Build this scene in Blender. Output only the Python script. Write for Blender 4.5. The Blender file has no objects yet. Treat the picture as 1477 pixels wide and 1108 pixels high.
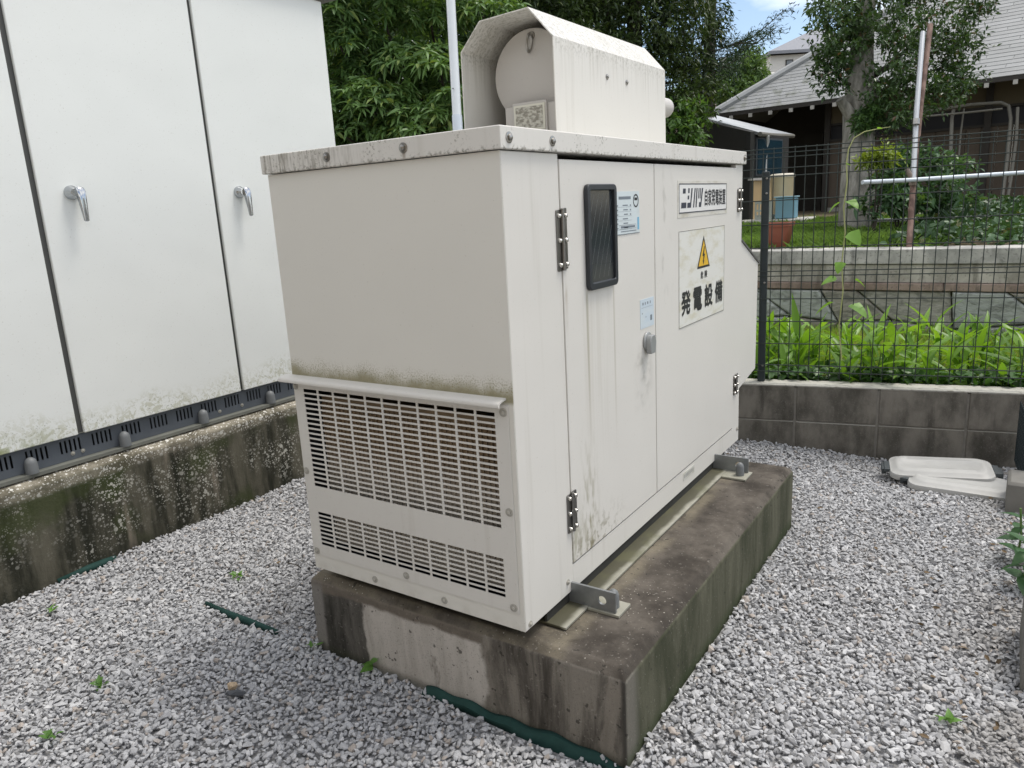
import bpy, bmesh, math, random
import numpy as np
from mathutils import Vector, Matrix
rng = np.random.default_rng(7)
random.seed(7)
SC = bpy.context.scene
C = SC.collection
R = math.radians

# ---------------------------------------------------------------- camera
RT = Vector((0.83295, 0.55079, -0.05321)); UP = Vector((-0.08228, 0.21837, 0.97239)); FW = Vector((-0.5472, 0.80557, -0.22721))
CP = Vector((0.93677, -1.38029, 1.31762)); FPX = 1074.15
cam = bpy.data.cameras.new('camera'); co = bpy.data.objects.new('camera', cam); C.objects.link(co)
m3 = Matrix((RT, UP, -FW)).transposed()
co.matrix_world = Matrix.Translation(CP) @ m3.to_4x4()
cam.sensor_width = 36.0; cam.lens = 36.0 * FPX / 1477.0; cam.clip_start = 0.02; cam.clip_end = 2000
SC.camera = co

# ---------------------------------------------------------------- world, sun, exposure
SUN_EL, SUN_AZ = R(66), R(40)          # azimuth measured from +y towards +x
SUNDIR = Vector((math.sin(SUN_AZ)*math.cos(SUN_EL), math.cos(SUN_AZ)*math.cos(SUN_EL), math.sin(SUN_EL)))
W = bpy.data.worlds.new("World"); SC.world = W; W.use_nodes = True
nt = W.node_tree; nt.nodes.clear()
wo = nt.nodes.new('ShaderNodeOutputWorld'); bg = nt.nodes.new('ShaderNodeBackground')
sky = nt.nodes.new('ShaderNodeTexSky'); sky.sky_type = 'NISHITA'; sky.sun_disc = False
sky.sun_elevation = SUN_EL; sky.sun_rotation = SUN_AZ; sky.air_density = 1.0; sky.dust_density = 1.2
tc = nt.nodes.new('ShaderNodeTexCoord')
mp = nt.nodes.new('ShaderNodeMapping'); mp.inputs['Scale'].default_value = (1.0, 1.0, 2.6); mp.inputs['Location'].default_value = (9.0, 8.0, 2.0)
nz = nt.nodes.new('ShaderNodeTexNoise'); nz.inputs['Scale'].default_value = 2.3; nz.inputs['Detail'].default_value = 7; nz.inputs['Roughness'].default_value = .55
cr = nt.nodes.new('ShaderNodeValToRGB'); cr.color_ramp.elements[0].position = .40; cr.color_ramp.elements[1].position = .60
mx = nt.nodes.new('ShaderNodeMix'); mx.data_type = 'RGBA'
mx.inputs[7].default_value = (10.0, 9.75, 9.3, 1)
nt.links.new(tc.outputs['Generated'], mp.inputs['Vector']); nt.links.new(mp.outputs[0], nz.inputs['Vector'])
nt.links.new(nz.outputs['Fac'], cr.inputs['Fac']); nt.links.new(cr.outputs['Color'], mx.inputs[0])
nt.links.new(sky.outputs[0], mx.inputs[6]); nt.links.new(mx.outputs[2], bg.inputs['Color'])
bg.inputs['Strength'].default_value = 0.10
nt.links.new(bg.outputs[0], wo.inputs['Surface'])
sl = bpy.data.lights.new('sun', 'SUN'); sl.energy = 1.4; sl.angle = R(18); sl.color = (1.0, .95, .87)
so = bpy.data.objects.new('sun', sl); C.objects.link(so)
so.rotation_euler = SUNDIR.to_track_quat('Z', 'Y').to_euler()
vs = SC.view_settings; vs.view_transform = 'Standard'; vs.look = 'None'; vs.gamma = 1; vs.exposure = 0.85; vs.use_curve_mapping = False
SC.cycles.max_bounces = 6; SC.cycles.use_denoising = True

# ---------------------------------------------------------------- helpers: tags, meshes
def at(px, py, D):
    """a point seen at a photo pixel, D metres deep"""
    return CP + (FW + RT*((px-738.5)/FPX) + UP*((554-py)/FPX))*D
def tag(o, label=None, cat=None, group=None, kind=None):
    if label: o['label'] = label
    if cat: o['category'] = cat
    if group: o['group'] = group
    if kind: o['kind'] = kind
    return o
def thing(name, loc, label, cat, group=None):
    o = bpy.data.objects.new(name, None); C.objects.link(o); o.location = loc; o.empty_display_size = .1
    return tag(o, label, cat, group)
def basis(d):
    d = Vector(d).normalized()
    a = Vector((0, 0, 1)) if abs(d.z) < .9 else Vector((1, 0, 0))
    u = d.cross(a).normalized(); return u, d.cross(u).normalized(), d

class G:
    """collects shapes in world coordinates and links them as one mesh object"""
    def __init__(s): s.v = []; s.f = []
    def add(s, vs, fs):
        o = len(s.v); s.v += [tuple(p) for p in vs]; s.f += [tuple(i+o for i in f) for f in fs]; return s
    def box(s, x0, x1, y0, y1, z0, z1):
        return s.add([(x0,y0,z0),(x1,y0,z0),(x1,y1,z0),(x0,y1,z0),(x0,y0,z1),(x1,y0,z1),(x1,y1,z1),(x0,y1,z1)],
                     [(3,2,1,0),(4,5,6,7),(0,1,5,4),(1,2,6,5),(2,3,7,6),(3,0,4,7)])
    def obox(s, c, ax, ay, az, hx, hy, hz):
        c, ax, ay, az = map(Vector, (c, ax, ay, az)); P = []
        for k in (-1, 1):
            for (i, j) in ((-1,-1),(1,-1),(1,1),(-1,1)): P.append(c + ax*hx*i + ay*hy*j + az*hz*k)
        return s.add(P, [(3,2,1,0),(4,5,6,7),(0,1,5,4),(1,2,6,5),(2,3,7,6),(3,0,4,7)])
    def prism(s, poly, fn, a, b):
        """poly of (u,v) extruded from a to b; fn(u,v,w) -> point"""
        n = len(poly)
        P = [fn(u, v, a) for u, v in poly] + [fn(u, v, b) for u, v in poly]
        F = [tuple(range(n-1, -1, -1)), tuple(range(n, 2*n))] + [(i, (i+1) % n, n+(i+1) % n, n+i) for i in range(n)]
        return s.add(P, F)
    def cyl(s, p0, p1, r, n=16, r1=None, caps=True):
        p0 = Vector(p0); p1 = Vector(p1); r1 = r if r1 is None else r1
        u, w, d = basis(p1-p0); P = []
        for p, q in ((p0, r), (p1, r1)):
            for i in range(n):
                t = 2*math.pi*i/n; P.append(p + u*(q*math.cos(t)) + w*(q*math.sin(t)))
        F = [((i+1) % n, i, n+i, n+(i+1) % n) for i in range(n)]
        if caps: F += [tuple(range(n)), tuple(range(2*n-1, n-1, -1))]
        return s.add(P, F)
    def lathe(s, o, d, prof, n=20):
        """prof: list of (distance along d, radius)"""
        u, w, d = basis(d); o = Vector(o); P = []
        for h, r in prof:
            for i in range(n):
                t = 2*math.pi*i/n; P.append(o + d*h + u*(r*math.cos(t)) + w*(r*math.sin(t)))
        F = []
        for k in range(len(prof)-1):
            F += [(k*n+(i+1) % n, k*n+i, (k+1)*n+i, (k+1)*n+(i+1) % n) for i in range(n)]
        F += [tuple(range(n)), tuple(range(len(prof)*n-1, (len(prof)-1)*n-1, -1))]
        return s.add(P, F)
    def tube(s, pts, r, n=8, radii=None):
        pts = [Vector(p) for p in pts]; P = []; F = []
        prev = None
        for k, p in enumerate(pts):
            d = (pts[min(k+1, len(pts)-1)] - pts[max(k-1, 0)]).normalized()
            if prev is None: u, w, _ = basis(d)
            else:
                u = (prev - d*prev.dot(d)).normalized(); w = d.cross(u)
            prev = u; q = radii[k] if radii else r
            for i in range(n):
                t = 2*math.pi*i/n; P.append(p + u*(q*math.cos(t)) + w*(q*math.sin(t)))
        for k in range(len(pts)-1):
            F += [(k*n+i, k*n+(i+1) % n, (k+1)*n+(i+1) % n, (k+1)*n+i) for i in range(n)]
        F += [tuple(range(n-1, -1, -1)), tuple(range((len(pts)-1)*n, len(pts)*n))]
        return s.add(P, F)
    def plate(s, us, vs, solid, th, fn):
        """flat plate on grid lines us x vs with holes where solid(i,j) is False; fn(u,v,w): w=0 front, w=th back"""
        nu, nv = len(us)-1, len(vs)-1; idx = {}; P = []; F = []
        def vid(i, j, k):
            if (i, j, k) not in idx: idx[(i, j, k)] = len(P); P.append(fn(us[i], vs[j], th*k))
            return idx[(i, j, k)]
        S = [[bool(solid(i, j)) for j in range(nv)] for i in range(nu)]
        g = lambda i, j: 0 <= i < nu and 0 <= j < nv and S[i][j]
        for i in range(nu):
            for j in range(nv):
                if not S[i][j]: continue
                F.append((vid(i,j,0), vid(i+1,j,0), vid(i+1,j+1,0), vid(i,j+1,0)))
                F.append((vid(i,j+1,1), vid(i+1,j+1,1), vid(i+1,j,1), vid(i,j,1)))
                if not g(i-1, j): F.append((vid(i,j,0), vid(i,j+1,0), vid(i,j+1,1), vid(i,j,1)))
                if not g(i+1, j): F.append((vid(i+1,j+1,0), vid(i+1,j,0), vid(i+1,j,1), vid(i+1,j+1,1)))
                if not g(i, j-1): F.append((vid(i+1,j,0), vid(i,j,0), vid(i,j,1), vid(i+1,j,1)))
                if not g(i, j+1): F.append((vid(i,j+1,0), vid(i+1,j+1,0), vid(i+1,j+1,1), vid(i,j+1,1)))
        return s.add(P, F)
    def mesh(s, name, origin=(0, 0, 0), smooth=40):
        me = bpy.data.meshes.new(name); o = Vector(origin)
        me.from_pydata([Vector(p) - o for p in s.v], [], s.f)
        bm = bmesh.new(); bm.from_mesh(me); bmesh.ops.recalc_face_normals(bm, faces=bm.faces); bm.to_mesh(me); bm.free()
        if smooth:
            me.shade_smooth(); me.set_sharp_from_angle(angle=R(smooth))
        me.update(); return me
    def build(s, name, mat, parent=None, bevel=0, smooth=40, origin=None, seg=2):
        if origin is None: origin = parent_world(parent) if parent else (0, 0, 0)
        me = s.mesh(name, origin, smooth); me.materials.append(mat)
        o = bpy.data.objects.new(name, me); C.objects.link(o)
        if parent: o.parent = parent
        else: o.location = origin
        if bevel:
            b = o.modifiers.new('bevel', 'BEVEL'); b.width = bevel; b.segments = seg; b.limit_method = 'ANGLE'; b.angle_limit = R(35); b.harden_normals = True
        return o
def parent_world(o):
    p = Vector(o.location)
    while o.parent: o = o.parent; p += Vector(o.location)
    return p
def numesh(name, V, F, mat, parent=None, origin=(0, 0, 0), smooth=False):
    """fast mesh from numpy arrays (F: n x k)"""
    V = np.asarray(V, np.float32) - np.asarray(origin, np.float32); F = np.asarray(F, np.int32)
    me = bpy.data.meshes.new(name); k = F.shape[1]
    me.vertices.add(len(V)); me.vertices.foreach_set('co', V.ravel())
    me.loops.add(F.size); me.loops.foreach_set('vertex_index', F.ravel())
    me.polygons.add(len(F)); me.polygons.foreach_set('loop_start', np.arange(0, F.size, k, dtype=np.int32))
    me.polygons.foreach_set('use_smooth', np.full(len(F), smooth))
    me.update(calc_edges=True); me.materials.append(mat)
    o = bpy.data.objects.new(name, me); C.objects.link(o)
    if parent: o.parent = parent
    else: o.location = origin
    return o
def put(me, name, parent=None, loc=(0, 0, 0), rot=(0, 0, 0), scale=(1, 1, 1)):
    o = bpy.data.objects.new(name, me); C.objects.link(o); o.parent = parent; o.location = loc; o.rotation_euler = rot; o.scale = scale; return o
def copy_tree(o, parent=None):
    c = o.copy(); C.objects.link(c); c.parent = parent
    for ch in list(o.children): copy_tree(ch, c)
    return c

# ---------------------------------------------------------------- materials
class Mat:
    def __init__(s, name, rough=.6, metal=0.0, spec=.5):
        s.m = bpy.data.materials.new(name); s.m.use_nodes = True; s.t = s.m.node_tree
        s.b = s.t.nodes['Principled BSDF']; s.b.inputs['Roughness'].default_value = rough; s.b.inputs['Metallic'].default_value = metal
        s.b.inputs['Specular IOR Level'].default_value = spec; s.geo = s.t.nodes.new('ShaderNodeNewGeometry'); s._xyz = None
    def node(s, t, ins=None, **props):
        n = s.t.nodes.new(t)
        for k, v in props.items(): setattr(n, k, v)
        for k, v in (ins or {}).items(): s.set(n.inputs[k], v)
        return n
    def set(s, sock, v):
        if isinstance(v, bpy.types.NodeSocket): s.t.links.new(v, sock)
        elif isinstance(v, (tuple, list)) and sock.type == 'RGBA' and len(v) == 3: sock.default_value = (*v, 1)
        else: sock.default_value = v
    def xyz(s):
        if not s._xyz: s._xyz = s.node('ShaderNodeSeparateXYZ', {0: s.geo.outputs['Position']}).outputs
        return s._xyz
    def nrm(s): return s.node('ShaderNodeSeparateXYZ', {0: s.geo.outputs['Normal']}).outputs
    def vec(s, stretch=(1, 1, 1), off=(0, 0, 0)):
        return s.node('ShaderNodeMapping', {'Vector': s.geo.outputs['Position'], 'Scale': stretch, 'Location': off}).outputs[0]
    def noise(s, scale, detail=4, rough=.55, stretch=(1, 1, 1), off=(0, 0, 0), dist=0):
        return s.node('ShaderNodeTexNoise', {'Vector': s.vec(stretch, off), 'Scale': scale, 'Detail': detail, 'Roughness': rough, 'Distortion': dist}).outputs['Fac']
    def voro(s, scale, stretch=(1, 1, 1), feature='F1', out='Distance', off=(0, 0, 0)):
        return s.node('ShaderNodeTexVoronoi', {'Vector': s.vec(stretch, off), 'Scale': scale}, feature=feature).outputs[out]
    def math(s, op, a, b=0.0, clamp=False):
        return s.node('ShaderNodeMath', {0: a, 1: b}, operation=op, use_clamp=clamp).outputs[0]
    def sm(s, x, a, b):
        return s.node('ShaderNodeMapRange', {'Value': x, 'From Min': a, 'From Max': b}, interpolation_type='SMOOTHSTEP').outputs[0]
    def mul(s, *a):
        r = a[0]
        for q in a[1:]: r = s.math('MULTIPLY', r, q)
        return r
    def mix(s, f, a, b, mode='MIX'):
        n = s.node('ShaderNodeMix', {0: f, 6: a, 7: b}, data_type='RGBA', blend_type=mode); return n.outputs[2]
    def rnd(s): return s.geo.outputs['Random Per Island']
    def obj_rnd(s): return s.node('ShaderNodeObjectInfo').outputs['Random']
    def ramp(s, f, *stops):
        n = s.node('ShaderNodeValToRGB', {'Fac': f}); e = n.color_ramp.elements
        while len(e) < len(stops): e.new(.5)
        for el, (p, c) in zip(e, stops): el.position = p; el.color = (*c, 1) if isinstance(c, tuple) else (c, c, c, 1)
        return n.outputs['Color']
    def bump(s, h, strength=.3, dist=.01):
        n = s.node('ShaderNodeBump', {'Height': h, 'Strength': strength, 'Distance': dist}); s.t.links.new(n.outputs[0], s.b.inputs['Normal']); return s
    def col(s, c): s.set(s.b.inputs['Base Color'], c); return s
    def rgh(s, c): s.set(s.b.inputs['Roughness'], c); return s
    def leafy(s, c, trans=.35, tint=(1.25, 1.2, .55)):
        """two-sided leaf: principled mixed with a translucent back"""
        s.col(c); tr = s.node('ShaderNodeBsdfTranslucent', {'Color': s.mix(1.0, c, tint, 'MULTIPLY')})
        mx = s.node('ShaderNodeMixShader', {0: trans}); out = s.t.nodes['Material Output']
        s.t.links.new(s.b.outputs[0], mx.inputs[1]); s.t.links.new(tr.outputs[0], mx.inputs[2]); s.t.links.new(mx.outputs[0], out.inputs['Surface'])
        return s
def plain(name, c, rough=.6, metal=0.0, var=.0, scale=8, spec=.5):
    m = Mat(name, rough, metal, spec)
    if var:
        f = m.noise(scale, 5); m.col(m.mix(f, tuple(x*(1-var) for x in c), tuple(min(1, x*(1+var)) for x in c)))
    else: m.col(c)
    return m.m

def paint(name, c, dirt=(.28, .25, .18), moss=False, streaks=True, lid=False, door=False, cubicle=False, hood=False):
    m = Mat(name, .42, spec=.4); x, y, z = m.xyz()
    k = m.mix(m.noise(1.7, 5), tuple(q*.94 for q in c), tuple(min(1, q*1.04) for q in c))
    k = m.mix(m.mul(m.sm(m.noise(160, 2), .66, .75), .25), k, dirt)
    if streaks:
        f = m.mul(m.sm(m.noise(9, 4, stretch=(3, 3, .12)), .56, .8), .16); k = m.mix(f, k, dirt)
    if moss:      # algae on the sheet just above the drip ledge
        n1 = m.noise(14, 5, stretch=(1, 1, 1)); edge = m.math('ADD', z, m.math('MULTIPLY', m.math('SUBTRACT', n1, .5), .07))
        band = m.sm(edge, .952, .905); sp = m.sm(m.noise(230, 3), .47, .60)
        f = m.mul(band, m.sm(z, .872, .886), m.math('MAXIMUM', m.mul(sp, .95), m.mul(m.sm(edge, .935, .892), .9)))
        k = m.mix(f, k, m.mix(m.noise(60, 3), (.17, .155, .075), (.34, .31, .19)))
        k = m.mix(m.mul(m.sm(z, .33, .295), m.sm(m.noise(20, 4), .40, .7), .22), k, (.30, .27, .2))
    if lid:
        f = m.mul(m.sm(m.noise(26, 5, .6, stretch=(5, 5, .55)), .43, .68), m.sm(x, -.25, -.72), .72); k = m.mix(f, k, (.15, .13, .09))
        f = m.mul(m.sm(m.noise(90, 4), .5, .62), m.sm(z, 1.461, 1.444), .8); k = m.mix(f, k, (.11, .10, .07))
        f = m.mul(m.sm(m.noise(150, 3), .57, .66), m.sm(m.noise(7, 3), .45, .65), .6); k = m.mix(f, k, (.16, .15, .11))
    if door:
        # run-off below the louvre window, greasy grime by the latch and algae low on the hinge side
        st = m.noise(10, 4, stretch=(1, 8, .16))
        f = m.mul(m.sm(st, .44, .62), m.sm(y, .335, .36), m.sm(y, .56, .53), m.sm(z, 1.12, 1.05), m.sm(z, .5, .95), .14); k = m.mix(f, k, (.33, .30, .21))
        for yc, w, a in ((.372, .010, .55), (.533, .007, .4)):
            d = m.math('ABSOLUTE', m.math('SUBTRACT', y, yc)); f = m.mul(m.sm(d, w, .001), m.sm(z, 1.11, 1.08), m.sm(z, .55, 1.0), m.sm(m.noise(12, 3, stretch=(1, 1, .3)), .25, .6), a); k = m.mix(f, k, (.27, .24, .155))
        d = m.math('ABSOLUTE', m.math('SUBTRACT', y, .355)); f = m.mul(m.sm(d, .075, .0), m.sm(z, .80, .38), m.sm(m.noise(30, 5, stretch=(1, 2, .5)), .42, .66), .8); k = m.mix(f, k, (.22, .20, .105))
        d = m.math('ABSOLUTE', m.math('SUBTRACT', y, .27)); f = m.mul(m.sm(d, .05, .0), m.sm(z, .56, .36), m.sm(m.noise(24, 5, stretch=(1, 2, .5)), .36, .6), .8); k = m.mix(f, k, (.21, .2, .09))
        f = m.mul(m.sm(z, .50, .37), m.sm(y, .62, .42), m.sm(m.noise(40, 5), .48, .66), .7); k = m.mix(f, k, (.19, .17, .10))
        d = m.math('ABSOLUTE', m.math('SUBTRACT', y, .735)); f = m.mul(m.sm(d, .09, .0), m.sm(z, .62, .82), m.sm(z, .90, .84), m.sm(m.noise(22, 4), .42, .66), .42); k = m.mix(f, k, (.2, .19, .16))
        f = m.mul(m.sm(y, .80, .84), m.sm(y, 1.02, .9), m.sm(m.noise(17, 5, stretch=(1, 1, .5)), .54, .68), m.sm(z, .9, 1.2), .32); k = m.mix(f, k, (.25, .24, .2))
    if cubicle:
        n1 = m.noise(3.2, 5); e = m.math('ADD', z, m.math('MULTIPLY', m.math('SUBTRACT', n1, .5), .30))
        f = m.mul(m.sm(e, .66, .54), m.sm(m.noise(34, 6, .65, dist=1.2), .47, .56), .62); k = m.mix(f, k, (.46, .46, .34))
        f = m.mul(m.sm(e, .60, .51), m.sm(y, .02, -.30), m.sm(m.noise(16, 5, .6), .40, .56), .85); k = m.mix(f, k, (.24, .27, .11))
        f = m.mul(m.sm(e, .64, .57), m.sm(m.noise(140, 4), .60, .66), .5); k = m.mix(f, k, (.15, .15, .10))
    if lid:
        for bx_ in (-.516, -.261):
            d = m.math('ABSOLUTE', m.math('SUBTRACT', x, bx_)); f = m.mul(m.sm(d, .008, .001), m.sm(z, 1.474, 1.462), m.sm(z, 1.440, 1.452), m.sm(y, .05, .0), m.sm(m.noise(60, 3), .35, .6), .55); k = m.mix(f, k, (.17, .12, .07))
    if door:
        d = m.math('ABSOLUTE', m.math('SUBTRACT', y, .262)); f = m.mul(m.sm(d, .012, .001), m.sm(z, 1.17, 1.15), m.sm(z, .95, 1.14), m.sm(m.noise(30, 3, stretch=(1, 1, .3)), .35, .6), .4); k = m.mix(f, k, (.27, .2, .12))
    if hood:
        f = m.mul(m.sm(m.noise(14, 5, .62, stretch=(1, 6, .22)), .44, .70), m.sm(z, 1.63, 1.80), .33); k = m.mix(f, k, (.25, .23, .16))
        f = m.mul(m.sm(m.noise(120, 4), .50, .60), m.sm(z, 1.74, 1.80), .4); k = m.mix(f, k, (.2, .19, .14))
    m.col(k); m.rgh(m.mix(m.noise(5, 4), (.36,)*3, (.55,)*3)); m.bump(m.noise(2.4, 2), .22, .03)
    return m.m
CREAM = (.665, .648, .605)
M_END = paint('cream_paint_weathered', (.70, .685, .63), moss=True, streaks=False)
M_BODY = paint('cream_paint', CREAM)
M_DOOR = paint('cream_paint_door', CREAM, door=True, streaks=False)
M_LID = paint('cream_paint_lid', CREAM, lid=True)
M_HOOD = paint('cream_paint_hood', (.68, .665, .62), hood=True)
M_CUB = paint('white_cubicle_paint', (.78, .80, .775), cubicle=True, streaks=False)
M_STEEL = plain('stainless_steel', (.34, .33, .31), .28, 1.0, .2, 40)
M_CHROME = plain('chrome', (.46, .48, .50), .14, 1.0)
M_GALV = Mat('galvanised_steel', .45, .7); M_GALV.col(M_GALV.mix(M_GALV.noise(40, 4), (.22, .235, .245), (.36, .375, .385))); M_GALV = M_GALV.m
M_CHAN = plain('grey_channel_paint', (.105, .12, .14), .5, 0, .15, 20)
M_CAP = plain('grey_plastic', (.15, .16, .165), .5, 0, .12, 30)
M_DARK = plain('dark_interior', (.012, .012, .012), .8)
M_RUBBER = plain('black_rubber', (.022, .026, .032), .38, 0, .25, 20)
M_BLACK = plain('black_print', (.018, .018, .02), .5)
M_SEAL = plain('grey_seal', (.095, .095, .09), .7)

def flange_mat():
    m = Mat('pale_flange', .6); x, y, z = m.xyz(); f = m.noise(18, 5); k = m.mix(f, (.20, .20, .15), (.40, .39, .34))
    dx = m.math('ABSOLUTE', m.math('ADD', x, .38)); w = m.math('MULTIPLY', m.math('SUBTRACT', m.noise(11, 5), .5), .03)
    k = m.mix(m.mul(m.sm(m.math('ADD', dx, w), .428, .408), .95), k, (.055, .052, .028)); k = m.mix(m.mul(m.sm(m.noise(8, 4), .5, .68), .6), k, (.10, .10, .05)); m.col(k); return m.m  # moss plus the shade under the body, painted dark towards the inner edge
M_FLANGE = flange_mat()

def plinth_mat():
    m = Mat('stained_concrete', .9, spec=.2); x, y, z = m.xyz(); nx, ny, nz = m.nrm()
    w = m.math('MULTIPLY', m.math('SUBTRACT', m.noise(7, 5), .5), .10)
    xw = m.math('ADD', x, w); zw = m.math('ADD', z, m.math('MULTIPLY', w, .5))
    streak = m.noise(6.5, 7, .68, stretch=(2.2, 2.2, .38), dist=.35); mott = m.noise(30, 6, .6); fine = m.noise(220, 3)
    # front: black algae on the left, pale mortar patch, brown streaks to the right
    brown = m.mix(m.sm(streak, .34, .66), (.060, .053, .045), (.23, .21, .18))
    black = m.mix(m.sm(streak, .36, .68), (.028, .027, .023), (.125, .118, .105))
    pale = m.mix(m.sm(streak, .30, .64), (.36, .335, .30), (.50, .47, .43))
    pale = m.mix(m.mul(m.sm(m.noise(10, 5, stretch=(1, 1, .45), off=(3, 0, 0)), .60, .68), .8), pale, (.12, .105, .085))
    k = m.mix(m.sm(xw, -.60, -.585), black, pale)
    k = m.mix(m.sm(zw, .195, .208), k, m.mix(mott, (.10, .085, .07), (.2, .175, .145)))
    k = m.mix(m.sm(xw, -.165, -.145), k, brown)
    k = m.mix(m.mul(m.sm(x, -.755, -.775), m.sm(z, .24, .2)), k, (.22, .21, .195))
    k = m.mix(m.mul(m.sm(xw, .195, .205), m.sm(xw, .255, .245), m.sm(z, .24, .2), .6), k, (.25, .225, .19))
    k = m.mix(m.mul(m.sm(x, .245, .256), .8), k, (.045, .043, .038))
    k = m.mix(m.mul(m.sm(z, .028, .0), .5), k, (.045, .05, .03))
    # right side: green film with pale run-offs
    g = m.mix(m.sm(m.noise(4.5, 7, .66, stretch=(2, 2, .45), dist=.4), .34, .68), (.046, .050, .030), (.118, .116, .082))
    g = m.mix(m.mul(m.sm(y, .10, .05), .8), g, (.16, .15, .13))
    g = m.mix(m.mul(m.sm(z, .05, .0), .6), g, (.035, .055, .02))
    k = m.mix(m.sm(nx, .5, .8), k, g)
    # top: brown-black with pale grit
    t = m.mix(m.sm(m.noise(5, 6, .65), .34, .66), (.043, .037, .031), (.128, .113, .096))
    t = m.mix(m.mul(m.sm(x, .115, .07), m.sm(m.noise(9, 4), .3, .6), .5), t, (.25, .22, .16))
    t = m.mix(m.mul(m.sm(m.voro(75), .16, .10), m.sm(m.noise(4, 3), .45, .6), m.sm(y, .6, .2)), t, (.55, .52, .46))
    t = m.mix(m.mul(m.sm(mott, .55, .7), .3), t, (.05, .045, .04))
    k = m.mix(m.sm(nz, .4, .75), k, t)
    k = m.mix(m.mul(m.sm(fine, .55, .7), .3), k, (.04, .037, .033)); k = m.mix(m.mul(m.sm(m.noise(48, 3, .5, off=(2, 0, 0)), .66, .70), .7), k, (.03, .028, .025)); k = m.mix(m.mul(m.sm(m.noise(110, 3, .5, off=(4, 0, 0)), .65, .70), .25), k, (.40, .38, .34))
    m.col(k); m.bump(m.math('ADD', m.math('MULTIPLY', mott, .7), m.math('MULTIPLY', fine, .3)), .35, .006); return m.m
M_PLINTH = plinth_mat()

def cub_plinth_mat():
    m = Mat('mossy_speckled_concrete', .92, spec=.2); x, y, z = m.xyz(); nx, ny, nz = m.nrm()
    streak = m.noise(6, 6, .62, stretch=(2, 2, .35)); n2 = m.noise(2.6, 5)
    k = m.mix(m.sm(streak, .36, .66), (.022, .023, .016), (.115, .108, .082))
    k = m.mix(m.mul(m.sm(n2, .48, .60), .75), k, (.045, .058, .020))
    k = m.mix(m.mul(m.sm(m.noise(5, 5, stretch=(1, 1.8, .2), off=(0, 2, 0)), .57, .68), .75), k, (.235, .205, .165))
    def specks(sc, th, rad, off):
        d = m.voro(sc, off=off, stretch=(1, 1, 1)); c = m.node('ShaderNodeSeparateColor', {0: m.voro(sc, off=off, out='Color')}).outputs
        return m.mul(m.sm(m.math('SUBTRACT', d, m.math('MULTIPLY', c[1], rad)), .09, .0), m.sm(c[0], th, th+.03))
    sp = m.math('MAXIMUM', specks(80, .50, .44, (0, 0, 0)), m.math('MAXIMUM', specks(40, .70, .32, (.3, 0, 0)), specks(140, .45, .42, (.7, 0, 0))))
    k = m.mix(m.mul(sp, m.sm(m.noise(3.1, 5, .6, off=(5, 0, 0)), .46, .68), .68), k, (.62, .61, .55))
    t = m.mix(m.sm(m.noise(9, 6, .65), .35, .65), (.10, .09, .065), (.30, .275, .22)); t = m.mix(m.mul(sp, .9), t, (.66, .65, .6))
    k = m.mix(m.math('MAXIMUM', m.sm(nz, .3, .7), m.mul(m.sm(m.math('ADD', z, m.math('MULTIPLY', m.math('SUBTRACT', n2, .5), .05)), .345, .375), .75)), k, t)
    k = m.mix(m.mul(m.sm(z, .07, .0), m.sm(m.noise(7, 4), .35, .6), .6), k, (.024, .026, .018))
    k = m.mix(m.mul(m.sm(y, 1.02, 1.2), .55), k, (.26, .225, .18))
    m.col(k); m.bump(m.noise(60, 6, .65), .4, .008); return m.m
M_CPL = cub_plinth_mat()

def block_mat():
    m = Mat('concrete_block', .92, spec=.2); x, y, z = m.xyz(); nx, ny, nz = m.nrm()
    k = m.mix(m.sm(m.noise(5, 6, .62, stretch=(1.4, 1, .7)), .34, .68), (.060, .056, .047), (.205, .19, .165))
    k = m.mix(m.mul(m.sm(m.noise(7, 5, stretch=(2.2, 1, .3)), .55, .72), .65), k, (.028, .026, .022))
    k = m.mix(m.mul(m.sm(m.noise(160, 3), .58, .7), .5), k, (.22, .21, .19))
    k = m.mix(m.mul(m.obj_rnd(), .25), k, (.17, .16, .14))
    k = m.mix(m.sm(nz, .5, .8), k, m.mix(m.noise(12, 5), (.30, .295, .265), (.46, .45, .41)))
    m.col(k); m.bump(m.noise(150, 4), .35, .004); return m.m
M_BLOCK = block_mat()
M_MORTAR = plain('mortar', (.19, .18, .16), .95, 0, .4, 30)
def cap_mat():
    m = Mat('wall_top_mortar', .92, spec=.2); k = m.mix(m.noise(9, 6, .6), (.32, .31, .28), (.52, .51, .46)); k = m.mix(m.mul(m.sm(m.noise(30, 5), .55, .68), .5), k, (.13, .12, .09)); m.col(k); m.bump(m.noise(60, 4), .3, .005); return m.m
M_WCAP = cap_mat()

def gravel_mat():
    m = Mat('crushed_stone', .8, spec=.3); r = m.rnd()
    k = m.ramp(r, (0, (.24, .245, .255)), (.2, (.34, .345, .36)), (.55, (.43, .435, .45)), (.85, (.51, .515, .525)), (1, (.64, .64, .645)))
    k = m.mix(m.sm(m.node('ShaderNodeTexWhiteNoise', {'Vector': m.node('ShaderNodeCombineXYZ', {0: r, 1: r}).outputs[0]}).outputs[0], .93, .96), k, (.36, .30, .25))
    # soil and leaf dust washed between the stones here and there
    x, y, z = m.xyz()
    f = m.mul(m.sm(m.noise(2.2, 5, .6), .58, .72), .30); k = m.mix(f, k, (.17, .145, .12))
    k = m.mix(m.mul(m.sm(x, .80, 1.02), m.sm(m.noise(3, 4, off=(7, 0, 0)), .42, .62), .55), k, (.19, .165, .13))
    k = m.mix(.35, k, m.mix(m.noise(180, 3), (.34,)*3, (.5,)*3)); m.col(k); return m.m
M_GRAVEL = gravel_mat()
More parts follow.
